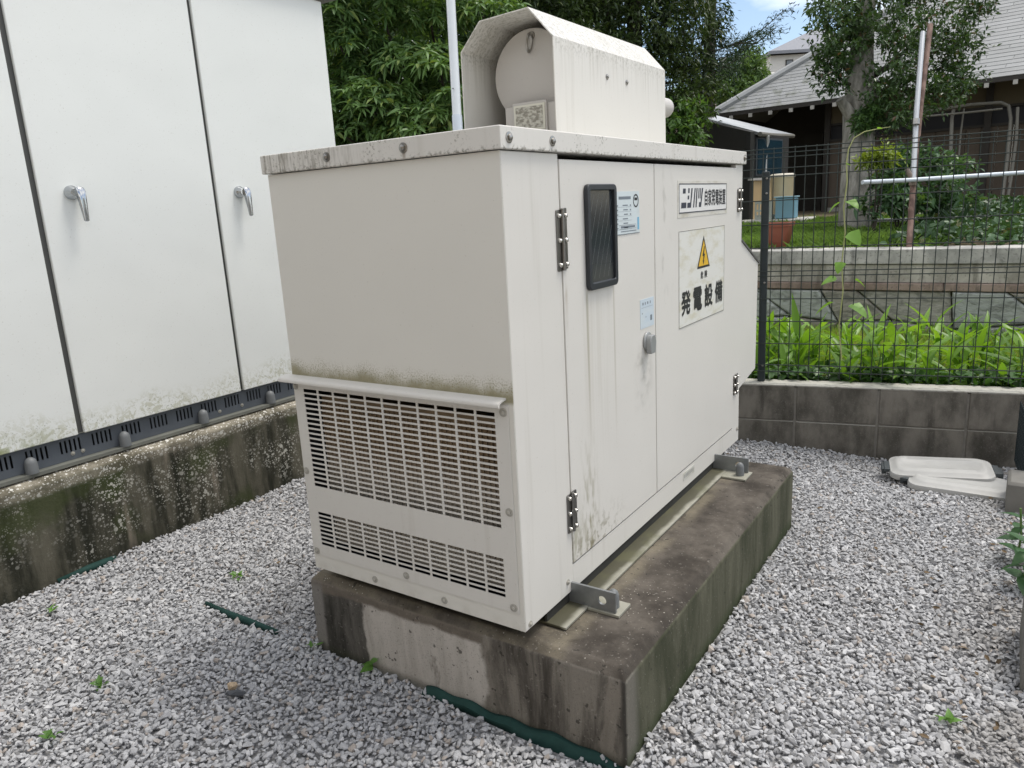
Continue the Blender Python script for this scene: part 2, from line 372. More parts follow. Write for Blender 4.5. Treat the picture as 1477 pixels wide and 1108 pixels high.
def ground_mat():
    m = Mat('gravel_bed', .95, spec=.2); v = m.voro(70, out='Color'); d = m.voro(70)
    k = m.mix(m.node('ShaderNodeSeparateColor', {0: v}).outputs[0], (.26, .26, .265), (.46, .46, .47)); k = m.mix(m.sm(d, .35, .7), k, (.20, .20, .20))
    m.col(k); m.bump(d, .6, -.01); return m.m
M_GROUND = ground_mat()
def soil_mat():
    m = Mat('soil', .95, spec=.1); m.col(m.mix(m.noise(6, 6), (.07, .055, .035), (.18, .155, .10))); m.bump(m.noise(30, 5), .5, .02); return m.m
M_SOIL = soil_mat()

def leaf(name, a, b, c=None, trans=.32, rough=.42, spec=.45, tint=(1.3, 1.25, .5), amt=.07):
    m = Mat(name, rough, spec=spec); r = m.rnd(); k = m.mix(r, a, b)
    k = m.mix(m.sm(m.noise(1.3, 3), .4, .62), k, m.mix(r, b, tuple(q*1.25 for q in b)))
    if c: k = m.mix(m.sm(r, 1-amt-.02, 1-amt), k, c)
    m.leafy(k, trans, tint); return m.m

# ---------------------------------------------------------------- ground, beds, terrain
def gz(x, y):
    return .006*np.sin(3.1*x+1.3*y) + .005*np.sin(7.3*y-2.9*x+.6) - .05*np.clip((y-1.9)/.8, 0, 1)*np.clip((x+.1)/.6, 0, 1)
gx = np.concatenate([[-400, -60, -12], np.linspace(-4, 3, 57), [12, 60, 400]]); gy = np.concatenate([[-400, -60, -10], np.linspace(-3, 3.1, 51)])
X, Y = np.meshgrid(gx, gy, indexing='ij'); Zg = gz(X, Y) - .012
V = np.stack([X, Y, Zg], -1).reshape(-1, 3); ny_ = len(gy)
ii, jj = np.meshgrid(np.arange(len(gx)-1), np.arange(ny_-1), indexing='ij'); a = (ii*ny_+jj).ravel()
tag(numesh('ground', V, np.stack([a, a+ny_, a+ny_+1, a+1], 1), M_GROUND, smooth=True), kind='structure')

WA = Vector((-.249, 2.59, 0)); WT = Vector((.97989, .19953, 0)); WN = Vector((-.19953, .97989, 0))
def wp(s, d, z): return WA + WT*s + WN*d + Vector((0, 0, z))
G().add([wp(-9, .125, .22), wp(9, .125, .22), (9, 5.3, .16), (-9, 5.3, .16), wp(-9, .125, -.4), wp(9, .125, -.4), (9, 5.3, -.4), (-9, 5.3, -.4)],
        [(0,1,2,3),(4,5,1,0),(5,6,2,1),(6,7,3,2),(7,4,0,3),(7,6,5,4)]).build('planting_bed', M_SOIL)['kind'] = 'structure'
def ug(x, y): return .835 + .012*max(0, y-5.3) - .0006*max(0, y-14)
us = [-400, -80, -20, -8, -4, -2, 0, 2, 4, 8, 20, 80, 400]; vs_ = [5.38, 6, 7, 8, 10, 12, 14, 17, 22, 40, 120, 800]
Vg = [(x, y, .835 + .012*min(9, max(0, y-5.3))) for x in us for y in vs_]; n_ = len(vs_)
Fg = [(i*n_+j, (i+1)*n_+j, (i+1)*n_+j+1, i*n_+j+1) for i in range(len(us)-1) for j in range(n_-1)]
G().add(Vg, Fg).build('upper_ground', M_SOIL)['kind'] = 'structure'

# assumed building out of view, added to shade and warm the end panel
nb = thing('unseen_building', (1.0, -6.0, 0), 'assumed brown-walled building, unseen, added behind the camera to shade the yard', 'building')
G().box(-3.4, 7.5, -9.5, -5.0, -.2, 3.9).build('wall', plain('unseen_wall', (.52, .445, .35), .9, 0, .1, 2), nb)
G().box(-3.8, 7.9, -9.9, -4.7, 3.9, 4.1).build('roof', plain('unseen_roof', (.12, .11, .10), .8), nb)

# ---------------------------------------------------------------- concrete plinth of the generator
pl = thing('concrete_plinth', (-.27, .85, 0), 'low stained concrete plinth carrying the cream generator, green on its right side', 'plinth')
def chamfer_box(x0, x1, y0, y1, z0, z1, c):
    g = G(); P = [(x0,y0,z0),(x1,y0,z0),(x1,y1,z0),(x0,y1,z0),(x0,y0,z1-c),(x1,y0,z1-c),(x1,y1,z1-c),(x0,y1,z1-c),(x0+c,y0+c,z1),(x1-c,y0+c,z1),(x1-c,y1-c,z1),(x0+c,y1-c,z1)]
    return g.add(P, [(0,1,5,4),(1,2,6,5),(2,3,7,6),(3,0,4,7),(4,5,9,8),(5,6,10,9),(6,7,11,10),(7,4,8,11),(8,9,10,11),(3,2,1,0)])
chamfer_box(-.815, .264, .015, 1.605, -.12, .25, .022).build('concrete_block', M_PLINTH, pl, bevel=.006, seg=2)

# ---------------------------------------------------------------- generator set
gen = thing('generator', (-.38, .866, .25), 'cream steel generator cabinet with slotted grille, twin doors and a hooded silencer on top', 'generator')
fE = lambda u, v, w: (u, w, v)           # end face, seen from -y
fD = lambda u, v, w: (-w, u, v)          # door face, seen from +x
GX0, GX1, GL, GB, GT = -.76, 0.0, 1.733, .2905, 1.444
G().plate([GX0, -.735, -.035, -.0005], [GB, .35, .868, GT], lambda i, j: not (i == 1 and j == 1), .0015, fE).build('end_panel', M_END, gen, bevel=.0006)
g = G()
g.plate([.0022, .2475], [GB, GT], lambda i, j: True, .02, lambda u, v, w: (-w, u, v))
g.build('corner_panel', M_BODY, gen, bevel=.002)
g = G().plate([.2485, 1.645, GL], [GB, .362, GT], lambda i, j: not (i == 0 and j == 1), .02, lambda u, v, w: (-w-.001, u, v))
g.build('door_frame', M_BODY, gen, bevel=.001)
g = G().box(GX0, GX0+.002, .002, GL, GB, GT).box(GX0+.002, -.022, GL-.002, GL, GB, GT)
g.build('rear_panels', M_BODY, gen)
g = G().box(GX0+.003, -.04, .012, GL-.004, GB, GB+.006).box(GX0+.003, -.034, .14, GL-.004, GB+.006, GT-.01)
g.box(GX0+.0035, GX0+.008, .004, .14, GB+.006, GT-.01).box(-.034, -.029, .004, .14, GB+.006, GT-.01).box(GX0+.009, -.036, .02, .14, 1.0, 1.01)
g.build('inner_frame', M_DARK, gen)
def rad_mat():
    m = Mat('radiator_core', .6); x, y, z = m.xyz()
    k = m.mix(m.noise(4, 4), (.10, .07, .04), (.40, .28, .16)); k = m.mix(m.mul(m.sm(z, .72, .52), .9), k, (.42, .39, .34))
    m.col(k); return m.m
g = G().box(-.71, -.06, .055, .105, .36, .82)
for i in range(40): g.box(-.71+.0163*i, -.71+.0163*i+.004, .050, .0555, .38, .80)
g.build('radiator', rad_mat(), gen)
# lid
g = G().box(GX0-.011, .011, -.011, GL+.011, 1.446, 1.4945)
g.build('lid', M_LID, gen, bevel=.003)
# grille: one punched sheet
xs = [-.757]
p = .0610; x0 = -.718
for i in range(11): xs += [x0+p*i, x0+p*i+.0545]
xs.append(-.014)
zs = [.338]
for j in range(8): zs += [.374+.0138*j, .374+.0138*j+.0092]
for j in range(20): zs += [.561+.01493*j, .561+.01493*j+.0101]
zs.append(.876)
G().plate(xs, zs, lambda i, j: not (i % 2 == 1 and j % 2 == 1), .0022, lambda u, v, w: (u, w-.0028, v)).build('grille_panel', M_BODY, gen)
# drip ledge with a rolled nose
prof = [(0.0, .893), (-.020, .890), (-.029, .887), (-.033, .882), (-.032, .876), (-.029, .875), (-.028, .880), (-.026, .883), (-.019, .886), (0.0, .888)]
G().prism(prof, lambda u, v, w: (w, u, v), -.785, -.020).build('drip_ledge', M_BODY, gen, smooth=60)
def bolt_mesh(r=.0085):
    g = G(); g.lathe((0,0,0), (0,0,1), [(0, r*1.25), (.0015, r*1.25), (.002, r*.95)], 18)
    g.lathe((0,0,.0018), (0,0,1), [(0, r*.72), (.0035, r*.72), (.005, r*.5), (.0055, r*.1)], 6)
    return g.mesh('bolt')
BOLT = bolt_mesh(); BOLT.materials.append(M_STEEL)
BOLTP = BOLT.copy(); BOLTP.materials.clear(); BOLTP.materials.append(plain('painted_bolt', (.42, .405, .36), .4, .3, .2, 60))
def bolt(parent, p, n, s=1.0, me=None):
    o = put(me or BOLT, 'bolt', parent, Vector(p) - parent_world(parent), Vector(n).to_track_quat('Z', 'Y').to_euler(), (s, s, s)); return o
for x, z in ((-.748, .860), (-.745, .604), (-.741, .350), (-.385, .354), (-.030, .352), (-.027, .608), (-.028, .858)): bolt(gen, (x, -.0028, z), (0, -1, 0), 1.0, BOLTP)
for x, z in ((-.511, .310), (-.257, .311)): bolt(gen, (x, 0, z), (0, -1, 0), .95, BOLTP)
for x in (-.516, -.261): bolt(gen, (x, -.011, 1.471), (0, -1, 0), 1.15)
for y in (.022, .206, 1.717): bolt(gen, (.011, y, 1.470), (1, 0, 0), 1.15)
for y, z in ((.216, .326), (.022, .303), (1.712, .345)): bolt(gen, (0, y, z), (1, 0, 0), .8, BOLTP)
# doors
doors = []
for (y0, y1) in ((.2515, .8285), (.8335, 1.6425)):
    d = G().box(-.032, .0015, y0, y1, .3675, 1.4315).build('door', M_DOOR, gen, bevel=.0025); doors.append(d)
doors[0]['label'] = 'door with the black framed louvre window and the grey latch'
doors[1]['label'] = 'plain door carrying the two white signs'
def rrect(u0, u1, v0, v1, r, n=5):
    P = []
    for cx, cy, a0 in ((u1-r, v1-r, 0), (u0+r, v1-r, 90), (u0+r, v0+r, 180), (u1-r, v0+r, 270)):
        for k in range(n+1):
            t = R(a0+90*k/n); P.append((cx+r*math.cos(t), cy+r*math.sin(t)))
    return P
def ring(g, outer, inner, fn, a, b):
    n = len(outer); P = [fn(u, v, w) for w in (a, b) for poly in (outer, inner) for (u, v) in poly]
    F = []
    for i in range(n):
        j = (i+1) % n
        F += [(i, j, n+j, n+i), (2*n+j, 2*n+i, 3*n+i, 3*n+j), (j, i, 2*n+i, 2*n+j), (n+i, n+j, 3*n+j, 3*n+i)]
    return g.add(P, F)
fX = lambda u, v, w: (w, u, v)
g = ring(G(), rrect(.369, .541, 1.098, 1.372, .016), rrect(.3855, .5255, 1.117, 1.356, .006), fX, .0016, .015)
g.build('window_frame', M_RUBBER, doors[0], bevel=.003)
def glass_mat():
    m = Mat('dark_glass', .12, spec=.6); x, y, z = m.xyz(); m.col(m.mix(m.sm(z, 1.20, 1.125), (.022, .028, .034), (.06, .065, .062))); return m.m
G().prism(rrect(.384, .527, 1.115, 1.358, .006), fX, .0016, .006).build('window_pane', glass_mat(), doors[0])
g = G()
for k in range(-9, 12):
    pts = []
    for t in np.linspace(-.4, .4, 200):
        y, z = .455 + t*.40 + k*.0270, 1.237 + t
        if .391 < y < .520 and 1.124 < z < 1.350: pts.append((y, z))
    if len(pts) > 3:
        (ya, za), (yb, zb) = pts[0], pts[-1]; q = Vector((0, yb-ya, zb-za)).normalized(); nn = Vector((0, -q.z, q.y))*.00032
        g.add([Vector((.0064, ya, za))-nn, Vector((.0064, ya, za))+nn, Vector((.0064, yb, zb))+nn, Vector((.0064, yb, zb))-nn], [(0, 1, 2, 3)])
g.build('pane_wires', plain('pale_wire', (.30, .32, .32), .4, .3), doors[0])
# latch
g = G().lathe((.0016, .757, .897), (1, 0, 0), [(0, .030), (.006, .030), (.008, .027)], 28)
pf = [(-.024, .002), (-.024, .014), (.024, .026), (.026, .004), (.010, -.030), (-.010, -.030), (-.024, -.004)]
g.prism([(-.016, -.034), (.016, -.034), (.023, .0), (.019, .016), (.010, .024), (-.010, .024), (-.019, .016), (-.023, .0)], lambda u, v, w: (w, .757+u, .893+v), .008, .026)
g.build('latch', plain('grey_latch', (.30, .31, .31), .4, .2, .1, 30), doors[0], bevel=.003)
# hinges
M_HINGE = plain('dark_steel', (.22, .215, .205), .3, 1.0, .2, 40); M_SCREW = plain('bright_steel', (.62, .61, .58), .25, 1.0)
def hinge(y, z0, z1):
    g = G().prism(rrect(y-.024, y-.003, z0, z1, .004), fX, .0, .0035).prism(rrect(y+.003, y+.024, z0+.004, z1+.004, .004), fX, .0018, .005)
    g.cyl((.006, y, z0+.001), (.006, y, z1+.003), .0052, 12)
    h = g.build('hinge', M_HINGE, gen, bevel=.0008)
    for k in range(3):
        zz = z0 + (z1-z0)*(.1+.4*k)
        for yy, xx in ((y-.0135, .0035), (y+.0145, .005)):
            sc_ = G().lathe((xx, yy, zz), (1, 0, 0), [(0, .0062), (.003, .0062), (.0058, .0045), (.0068, .001)], 10).build('screw', M_SCREW, h)
hinge(.2495, 1.163, 1.312); hinge(.2495, .463, .572); hinge(1.690, 1.262, 1.352); hinge(1.672, .508, .592)
# ---- printed signs
def text_geo(body, u0, u1, v0, v1, x, bold=.0):
    """lettering as flat geometry on the door face, stretched into the box u0..u1, v0..v1"""
    cu = bpy.data.curves.new('lettering', 'FONT'); cu.body = body; cu.resolution_u = 3
    o = bpy.data.objects.new('lettering', cu); C.objects.link(o)
    dg = bpy.context.evaluated_depsgraph_get(); me = bpy.data.meshes.new_from_object(o.evaluated_get(dg))
    P = [v.co.copy() for v in me.vertices]; F = [tuple(p.vertices) for p in me.polygons]
    C.objects.unlink(o); bpy.data.objects.remove(o); bpy.data.meshes.remove(me); bpy.data.curves.remove(cu)
    xa, xb = min(p.x for p in P), max(p.x for p in P); ya, yb = min(p.y for p in P), max(p.y for p in P)
    out = G(); k = 0
    for du, dv in ((0, 0), (1, 0), (-1, 0), (0, 1), (0, -1)) if bold else ((0, 0),):
        out.add([(x + k*.00004, u0+(p.x-xa)/(xb-xa)*(u1-u0)+du*bold, v0+(p.y-ya)/(yb-ya)*(v1-v0)+dv*bold) for p in P], F); k += 1
    return out
def poly(g, pts, x): g.add([(x, u, v) for u, v in pts], [tuple(range(len(pts)))])
def bar(g, u0, u1, v0, v1, x): poly(g, [(u0, v0), (u1, v0), (u1, v1), (u0, v1)], x)
def frame(g, u0, u1, v0, v1, w, x):
    bar(g, u0, u1, v1-w, v1, x); bar(g, u0, u1, v0, v0+w, x); bar(g, u0, u0+w, v0+w, v1-w, x); bar(g, u1-w, u1, v0+w, v1-w, x)
def sticker_mat(name, c, dirt):
    m = Mat(name, .45); k = m.mix(m.mul(m.sm(m.noise(9, 5, .6, stretch=(1, 1, 3)), .46, .68), .7), c, dirt); m.col(k); return m.m
M_STK = sticker_mat('sign_white', (.68, .68, .63), (.50, .47, .36))
XS = .0016
# name sign
s1 = G().box(.0, XS+.0010, 1.020, 1.528, 1.262, 1.382).build('sign', sticker_mat('sign_film', (.64, .625, .57), (.45, .42, .33)), gen)
s1['label'] = 'long white sign with bold dark characters in a thin border'
G().box(XS, XS+.0016, 1.030, 1.520, 1.276, 1.373).build('sign_face', plain('sign_face_white', (.74, .74, .72), .4, 0, .05, 12), s1)
g = G(); xx = XS+.0020
frame(g, 1.030, 1.520, 1.276, 1.373, .0035, xx)
def glyph(g, u, w, v0, h, strokes):
    for st in strokes: poly(g, [(u + w*(a + .16*b), v0 + h*b) for a, b in st], xx)
q = lambda a0, a1, b0, b1: [(a0, b0), (a1, b0), (a1, b1), (a0, b1)]
gw, gh, gv = .054, .070, 1.290
glyph(g, 1.048, gw, gv, gh, [q(.18, .66, .72, .95), q(.0, .86, .04, .30)])
glyph(g, 1.104, gw, gv, gh, [q(.04, .30, .74, .96), q(.0, .26, .44, .62), q(.0, .44, .04, .28), [(.44, .04), (.66, .04), (.82, .96), (.58, .96), (.50, .28), (.44, .28)]])
glyph(g, 1.158, gw, gv, gh, [[(.02, .04), (.22, .04), (.36, .96), (.16, .96)], [(.46, .04), (.68, .04), (.70, .96), (.50, .96)]])
glyph(g, 1.206, gw, gv, gh, [q(.0, .16, .46, .96), q(.28, .44, .46, .96), [(.20, .04), (.62, .04), (.86, .96), (.62, .96), (.48, .28), (.20, .28)]])
g.build('logo_and_border', plain('navy_print', (.03, .035, .055), .45), s1)
text_geo('自家発電装置', 1.278, 1.506, 1.296, 1.353, xx+.0002, .0011).build('lettering', plain('sign_lettering', (.025, .025, .03), .45), s1, smooth=0)
# warning sign
s2 = G().box(.0, XS+.0010, 1.030, 1.502, .890, 1.218).build('warning_sign', sticker_mat('warning_film', (.70, .70, .655), (.56, .53, .40)), gen)
s2['label'] = 'large white warning sign with a yellow lightning triangle above four black characters'
g = G(); xx = XS+.0014
frame(g, 1.030, 1.502, .890, 1.218, .0022, xx); g.build('sign_border', plain('sign_border_grey', (.17, .165, .15), .6), s2)
def tri(cu, cv, r): return [(cu + r*math.cos(t), cv + r*math.sin(t)) for t in (R(90), R(210), R(330))]
tcu, tcv = 1.270, 1.116
g = G(); poly(g, tri(tcu, tcv, .077), xx); g.build('triangle_border', M_BLACK, s2)
g = G(); poly(g, tri(tcu, tcv, .061), xx+.0003); g.build('warning_triangle', plain('warning_yellow', (.70, .43, .03), .45, 0, .18, 20), s2)
g = G(); poly(g, [(tcu+a_*.87, tcv+b_*.87) for a_, b_ in ((.004,.044),(-.016,.004),(-.003,.004),(-.007,-.014),(-.013,-.013),(-.003,-.032),(.007,-.013),(.001,-.013),(.016,.013),(.003,.013),(.012,.044))], xx+.0006)
g.build('lightning_arrow', M_BLACK, s2)
text_geo('危', 1.240, 1.266, 1.040, 1.066, xx+.0003, .0008).build('lettering', M_BLACK, s2, smooth=0)
text_geo('険', 1.282, 1.308, 1.040, 1.066, xx+.0003, .0008).build('lettering', M_BLACK, s2, smooth=0)
for ch, u in (('発', 1.052), ('電', 1.168), ('設', 1.284), ('備', 1.398)):
    text_geo(ch, u, u+.084, .932, 1.012, xx+.0003, .0032).build('lettering', M_BLACK, s2, smooth=0)
# data sticker beside the louvre window
s3 = G().box(.0, XS+.0010, .545, .715, 1.232, 1.352).build('data_sticker', sticker_mat('sticker_blue_white', (.60, .67, .69), (.55, .60, .60)), gen)
s3['label'] = 'pale blue data sticker with a round mark at its corner'
M_INK = plain('grey_ink', (.16, .19, .22), .5); xx = XS+.0013
g = G(); bar(g, .575, .655, 1.330, 1.338, xx); bar(g, .545, .715, 1.232, 1.2340, xx)
for k in range(6):
    z = 1.315 - .0125*k; bar(g, .552, .570, z-.004, z, xx); bar(g, .600+.004*(k % 3), .634, z-.003, z, xx); bar(g, .552, .660, z-.0066, z-.0060, xx)
    if k < 3: bar(g, .648, .656, z-.004, z, xx)
frame(g, .578, .690, 1.247, 1.259, .0008, xx); bar(g, .586, .682, 1.250, 1.256, xx); bar(g, .586, .690, 1.2395, 1.2420, xx)
g.build('printed_lines', M_INK, s3)
g = G(); ou = [(.690+.019*math.cos(t), 1.325+.019*math.sin(t)) for t in np.linspace(0, 2*math.pi, 29)[:-1]]; inn = [(.690+.0145*math.cos(t), 1.325+.0145*math.sin(t)) for t in np.linspace(0, 2*math.pi, 29)[:-1]]
for i in range(28): poly(g, [ou[i], ou[(i+1) % 28], inn[(i+1) % 28], inn[i]], xx)
bar(g, .680, .700, 1.326, 1.334, xx); g.build('round_mark', M_BLACK, s3)
g = G(); bar(g, .699, .711, 1.242, 1.278, xx); g.build('blue_strip', plain('sticker_blue', (.16, .42, .60), .5), s3)
s4 = G().box(.0, XS+.0008, .712, .815, .940, 1.030).build('notice_sticker', sticker_mat('sticker_pale_blue', (.54, .62, .68), (.60, .66, .68)), gen)
s4['label'] = 'small faded pale blue sticker above the latch'
g = G()
for k, (a_, b_) in enumerate(((.728, .736), (.746, .752), (.764, .772), (.784, .790))): bar(g, a_, b_, 1.012, 1.020, XS+.0010)
bar(g, .720, .806, 1.0035, 1.0042, XS+.0010); bar(g, .786, .800, .958, .975, XS+.0010); bar(g, .724, .730, .985, .988, XS+.0010); bar(g, .750, .756, .972, .975, XS+.0010)
g.build('printed_lines', M_INK, s4)
s5 = G().box(-.001, .0004, 1.075, 1.190, .322, .352).build('serial_sticker', sticker_mat('sticker_sill', (.60, .60, .55), (.4, .38, .3)), gen)
g = G()
for k in range(7): bar(g, 1.084+.014*k, 1.092+.014*k, .330, .344, .0007)
g.build('printed_lines', plain('pale_ink', (.32, .32, .31), .5), s5)
# silencer hood and drum
HP = [(-.548, 1.4945), (-.543, 1.800), (-.466, 1.878), (-.292, 1.886), (-.212, 1.797), (-.210, 1.4945)]
HI = [(-.545, 1.4945), (-.540, 1.7985), (-.4645, 1.875), (-.2935, 1.883), (-.215, 1.7955), (-.213, 1.4945)]
HY0, HY1 = .615, 1.445
g = G(); n = len(HP)
P = [(u, w, v) for w in (HY0, HY1) for pl_ in (HP, HI) for (u, v) in pl_]; F = []
for i in range(n-1):
    F += [(i, i+1, n+i+1, n+i), (2*n+i+1, 2*n+i, 3*n+i, 3*n+i+1), (i+1, i, 2*n+i, 2*n+i+1), (n+i, n+i+1, 3*n+i+1, 3*n+i)]
F += [(0, n, 3*n, 2*n), (n-1, 2*n-1, 4*n-1, 3*n-1)]
hood = g.add(P, F).build('hood', M_HOOD, gen, smooth=20)
G().prism(HI, lambda u, v, w: (u, w, v), HY1-.006, HY1-.003).build('hood_end', M_HOOD, gen, smooth=20)
for y, z in ((.955, 1.721), (1.104, 1.719)): bolt(hood, (-.2113, y, z), (1, 0, 0), .85)
M_DRUM = paint('silencer_paint', (.52, .50, .47), streaks=False)
drum = G().lathe((-.362, .728, 1.722), (0, 1, 0), [(0, .128), (.002, .134), (.008, .137), (.66, .137), (.666, .13)], 56).build('silencer', M_DRUM, gen)
g = G(); pts = [(-.352+.006*math.sin(t), .7235-.012+.013*math.cos(t+.4), 1.812+.025*math.sin(t)) for t in np.linspace(0, 2*math.pi, 21)]
g.tube(pts, .0038, 8); g.lathe((-.352, .728, 1.835), (0, -1, 0), [(0, .012), (.004, .011), (.006, .004)], 14); g.build('lifting_ring', M_STEEL, gen)
br = G().box(-.445, -.226, .700, .760, 1.4945, 1.632).build('silencer_bracket', M_DRUM, gen, bevel=.002)
G().box(-.412, -.288, .692, .6995, 1.54, 1.640).build('plate_holder', M_DRUM, gen, bevel=.002)
npl = G().box(-.406, -.294, .6895, .6919, 1.556, 1.632).build('nameplate', plain('nameplate_cream', (.66, .65, .56), .35), gen)
def worn_print():
    m = Mat('worn_print', .5); k = m.mix(m.sm(m.noise(70, 5, stretch=(1, 1, 1.8)), .40, .62), (.24, .225, .185), (.55, .54, .47)); m.col(k); return m.m
G().box(-.399, -.301, .6885, .6893, 1.562, 1.626).build('worn_print', worn_print(), npl)
g = G().tube([(-.345, 1.36, 1.702), (-.345, 1.62, 1.702), (-.345, 1.77, 1.702)], .040, 28)
g.build('exhaust_pipe', M_DRUM, gen); G().lathe((-.345, 1.7702, 1.702), (0, 1, 0), [(0, .036), (.0008, .036)], 24).build('pipe_mouth', M_DRUM, gen)
# far end duct
prof = [(GL+.001, 1.160), (2.03, 1.030), (2.02, .548), (GL+.001, .500)]
duct = G().prism(prof, lambda u, v, w: (w, u, v), -.735, -.014).build('end_duct', M_BODY, gen, bevel=.003)
G().prism([(GL+.001, 1.166), (2.037, 1.034), (2.036, 1.026), (GL+.001, 1.158)], lambda u, v, w: (w, u, v), -.738, -.009).build('duct_gasket', M_SEAL, gen)
M_WEB = plain('shade_dark_web', (.028, .028, .024), .8, 0, .4, 12)  # dark colour stands in for the shade in the gap under the body
# base channels, lugs, anchor caps
for sx in (1, -1):
    cx = -.38
    X_ = lambda a: cx + sx*(a-cx)
    g = G(); xa, xb = sorted((X_(-.060), X_(.052))); g.box(xa, xb, .108, 1.56, .2535, .2600)
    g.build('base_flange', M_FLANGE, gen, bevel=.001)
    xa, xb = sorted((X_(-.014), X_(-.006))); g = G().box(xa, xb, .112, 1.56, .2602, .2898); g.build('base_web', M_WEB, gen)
    for (yp, yc, pad) in ((.236, .264, (.226, .300)), (1.425, 1.388, (1.345, 1.440))):
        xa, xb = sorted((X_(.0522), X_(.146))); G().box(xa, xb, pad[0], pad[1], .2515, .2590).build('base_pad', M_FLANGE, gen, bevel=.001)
        # lifting plate with a round hole
        o_ = [(-.018, .2602), (.134, .2602), (.134, .318), (-.018, .318)]
        hc = (.094, .288); hr = .0125; N = 24
        cir = [(hc[0]+hr*math.cos(2*math.pi*k/N), hc[1]+hr*math.sin(2*math.pi*k/N)) for k in range(N)]
        sq = []
        for k in range(N):
            t = 2*math.pi*k/N; c_, s_ = math.cos(t), math.sin(t)
            lx = (.134-hc[0])/c_ if c_ > 1e-6 else ((-.018-hc[0])/c_ if c_ < -1e-6 else 9e9)
            ly = (.318-hc[1])/s_ if s_ > 1e-6 else ((.2602-hc[1])/s_ if s_ < -1e-6 else 9e9)
            tt = min(lx, ly); sq.append((hc[0]+tt*c_, hc[1]+tt*s_))
        # snap nearest samples to the corners
        for cc in o_:
            k = min(range(N), key=lambda k: (sq[k][0]-cc[0])**2+(sq[k][1]-cc[1])**2); sq[k] = cc
        ring(G(), sq, cir, lambda u, v, w: (X_(u), w, v), yp-.0035, yp+.0035).build('lifting_lug', M_GALV, gen, smooth=30)
        G().lathe((X_(.112), yc, .2595), (0, 0, 1), [(0, .0165), (.034, .0155), (.044, .0125), (.050, .006), (.0515, .001)], 20).build('anchor_cap', M_CAP, gen)

# ---------------------------------------------------------------- switchgear cubicle on the left
cp = thing('cubicle_plinth', (-2.7, -.3, 0), 'mossy white-speckled concrete plinth under the white cubicle', 'plinth')
g = G(); pr = [(-3.3, -.12), (-2.078, -.12), (-2.080, .392), (-2.090, .405), (-2.122, .4195), (-3.3, .4195)]
g.prism(pr, lambda u, v, w: (u, w, v), -3.2, 1.78); g.build('concrete_block', M_CPL, cp, bevel=.006)
cb = thing('switchgear_cubicle', (-2.65, -.4, .42), 'tall white steel electrical cubicle with chrome lever handles and a slotted grey base', 'cabinet')
CX = -2.116
G().box(-3.15, CX-.022, -2.9, 1.575, .535, 2.412).build('shell', M_CUB, cb, bevel=.003)
G().box(CX-.0215, CX-.017, -2.89, 1.566, .54, 2.405).build('seam_backing', M_SEAL, cb)
for (y0, y1) in ((-.742, .019), (.043, .789), (.807, 1.572), (-1.52, -.766)):
    G().box(CX-.0165, CX, y0, y1, .537, 2.404).build('door', M_CUB, cb, bevel=.004)
G().box(-3.2, CX+.035, -2.95, 1.66, 2.422, 2.47).build('roof', plain('cubicle_roof', (.22, .22, .21), .6, 0, .2, 6), cb, bevel=.004)
# slotted base channel
ys = [-1.6]; sol = []
yy = -1.56
for gidx in range(25):
    for k in range(5):
        ys += [yy, yy+.008]; yy += .0178
    yy += .037
ys.append(1.57)
G().plate(ys, [.438, .470, .520, .533], lambda i, j: not (i % 2 == 1 and j == 1), .004, lambda u, v, w: (CX-.026-w, u, v)).build('base_channel', M_CHAN, cb)
G().box(-3.1, CX-.10, -1.6, 1.56, .44, .533).build('base_core', M_DARK, cb)
G().box(CX-.10, CX+.008, -1.6, 1.575, .4215, .437).build('base_flange', plain('flange_green_grey', (.15, .155, .135), .6, 0, .3, 12), cb, bevel=.001)
CAP = G().lathe((0, 0, 0), (0, 0, 1), [(0, .023), (.040, .022), (.053, .018), (.061, .009), (.063, .001)], 20).mesh('anchor_cap'); CAP.materials.append(M_CAP)
for y in (-.543, -.170, .198, .572, .954, 1.33): put(CAP, 'anchor_cap', cb, Vector((CX-.004, y, .437)) - parent_world(cb))
for y in (-.005, .035, .675, .80): bolt(cb, (CX-.026, y, .462), (1, 0, 0), .8, BOLTP)
def lever(y, z):
    g = G().lathe((CX, y-.006, z+.005), (1, 0, 0), [(0, .027), (.009, .027), (.015, .022), (.028, .018), (.034, .014)], 28)
    h = g.build('handle_boss', M_CHROME, cb)
    g = G(); S = [(.028, .023, .015, .011), (.037, .009, .017, .012), (.042, -.026, .014, .009), (.046, -.075, .0105, .006), (.047, -.103, .009, .005), (.046, -.106, .005, .003)]
    P = []; F = []
    for (w, dz, hw, th) in S:
        for (a_, b_) in ((-1, -1), (1, -1), (1, .6), (.6, 1), (-.6, 1), (-1, .6)): P.append((CX+w+b_*th, y+.012+a_*hw, z+dz))
    for k in range(len(S)-1): F += [(k*6+i, k*6+(i+1) % 6, (k+1)*6+(i+1) % 6, (k+1)*6+i) for i in range(6)]
    F += [tuple(range(6)), tuple(range(len(S)*6-1, len(S)*6-7, -1))]
    g.add(P, F).build('lever', M_CHROME, h, bevel=.0015)
lever(.165, 1.468); lever(.930, 1.462)

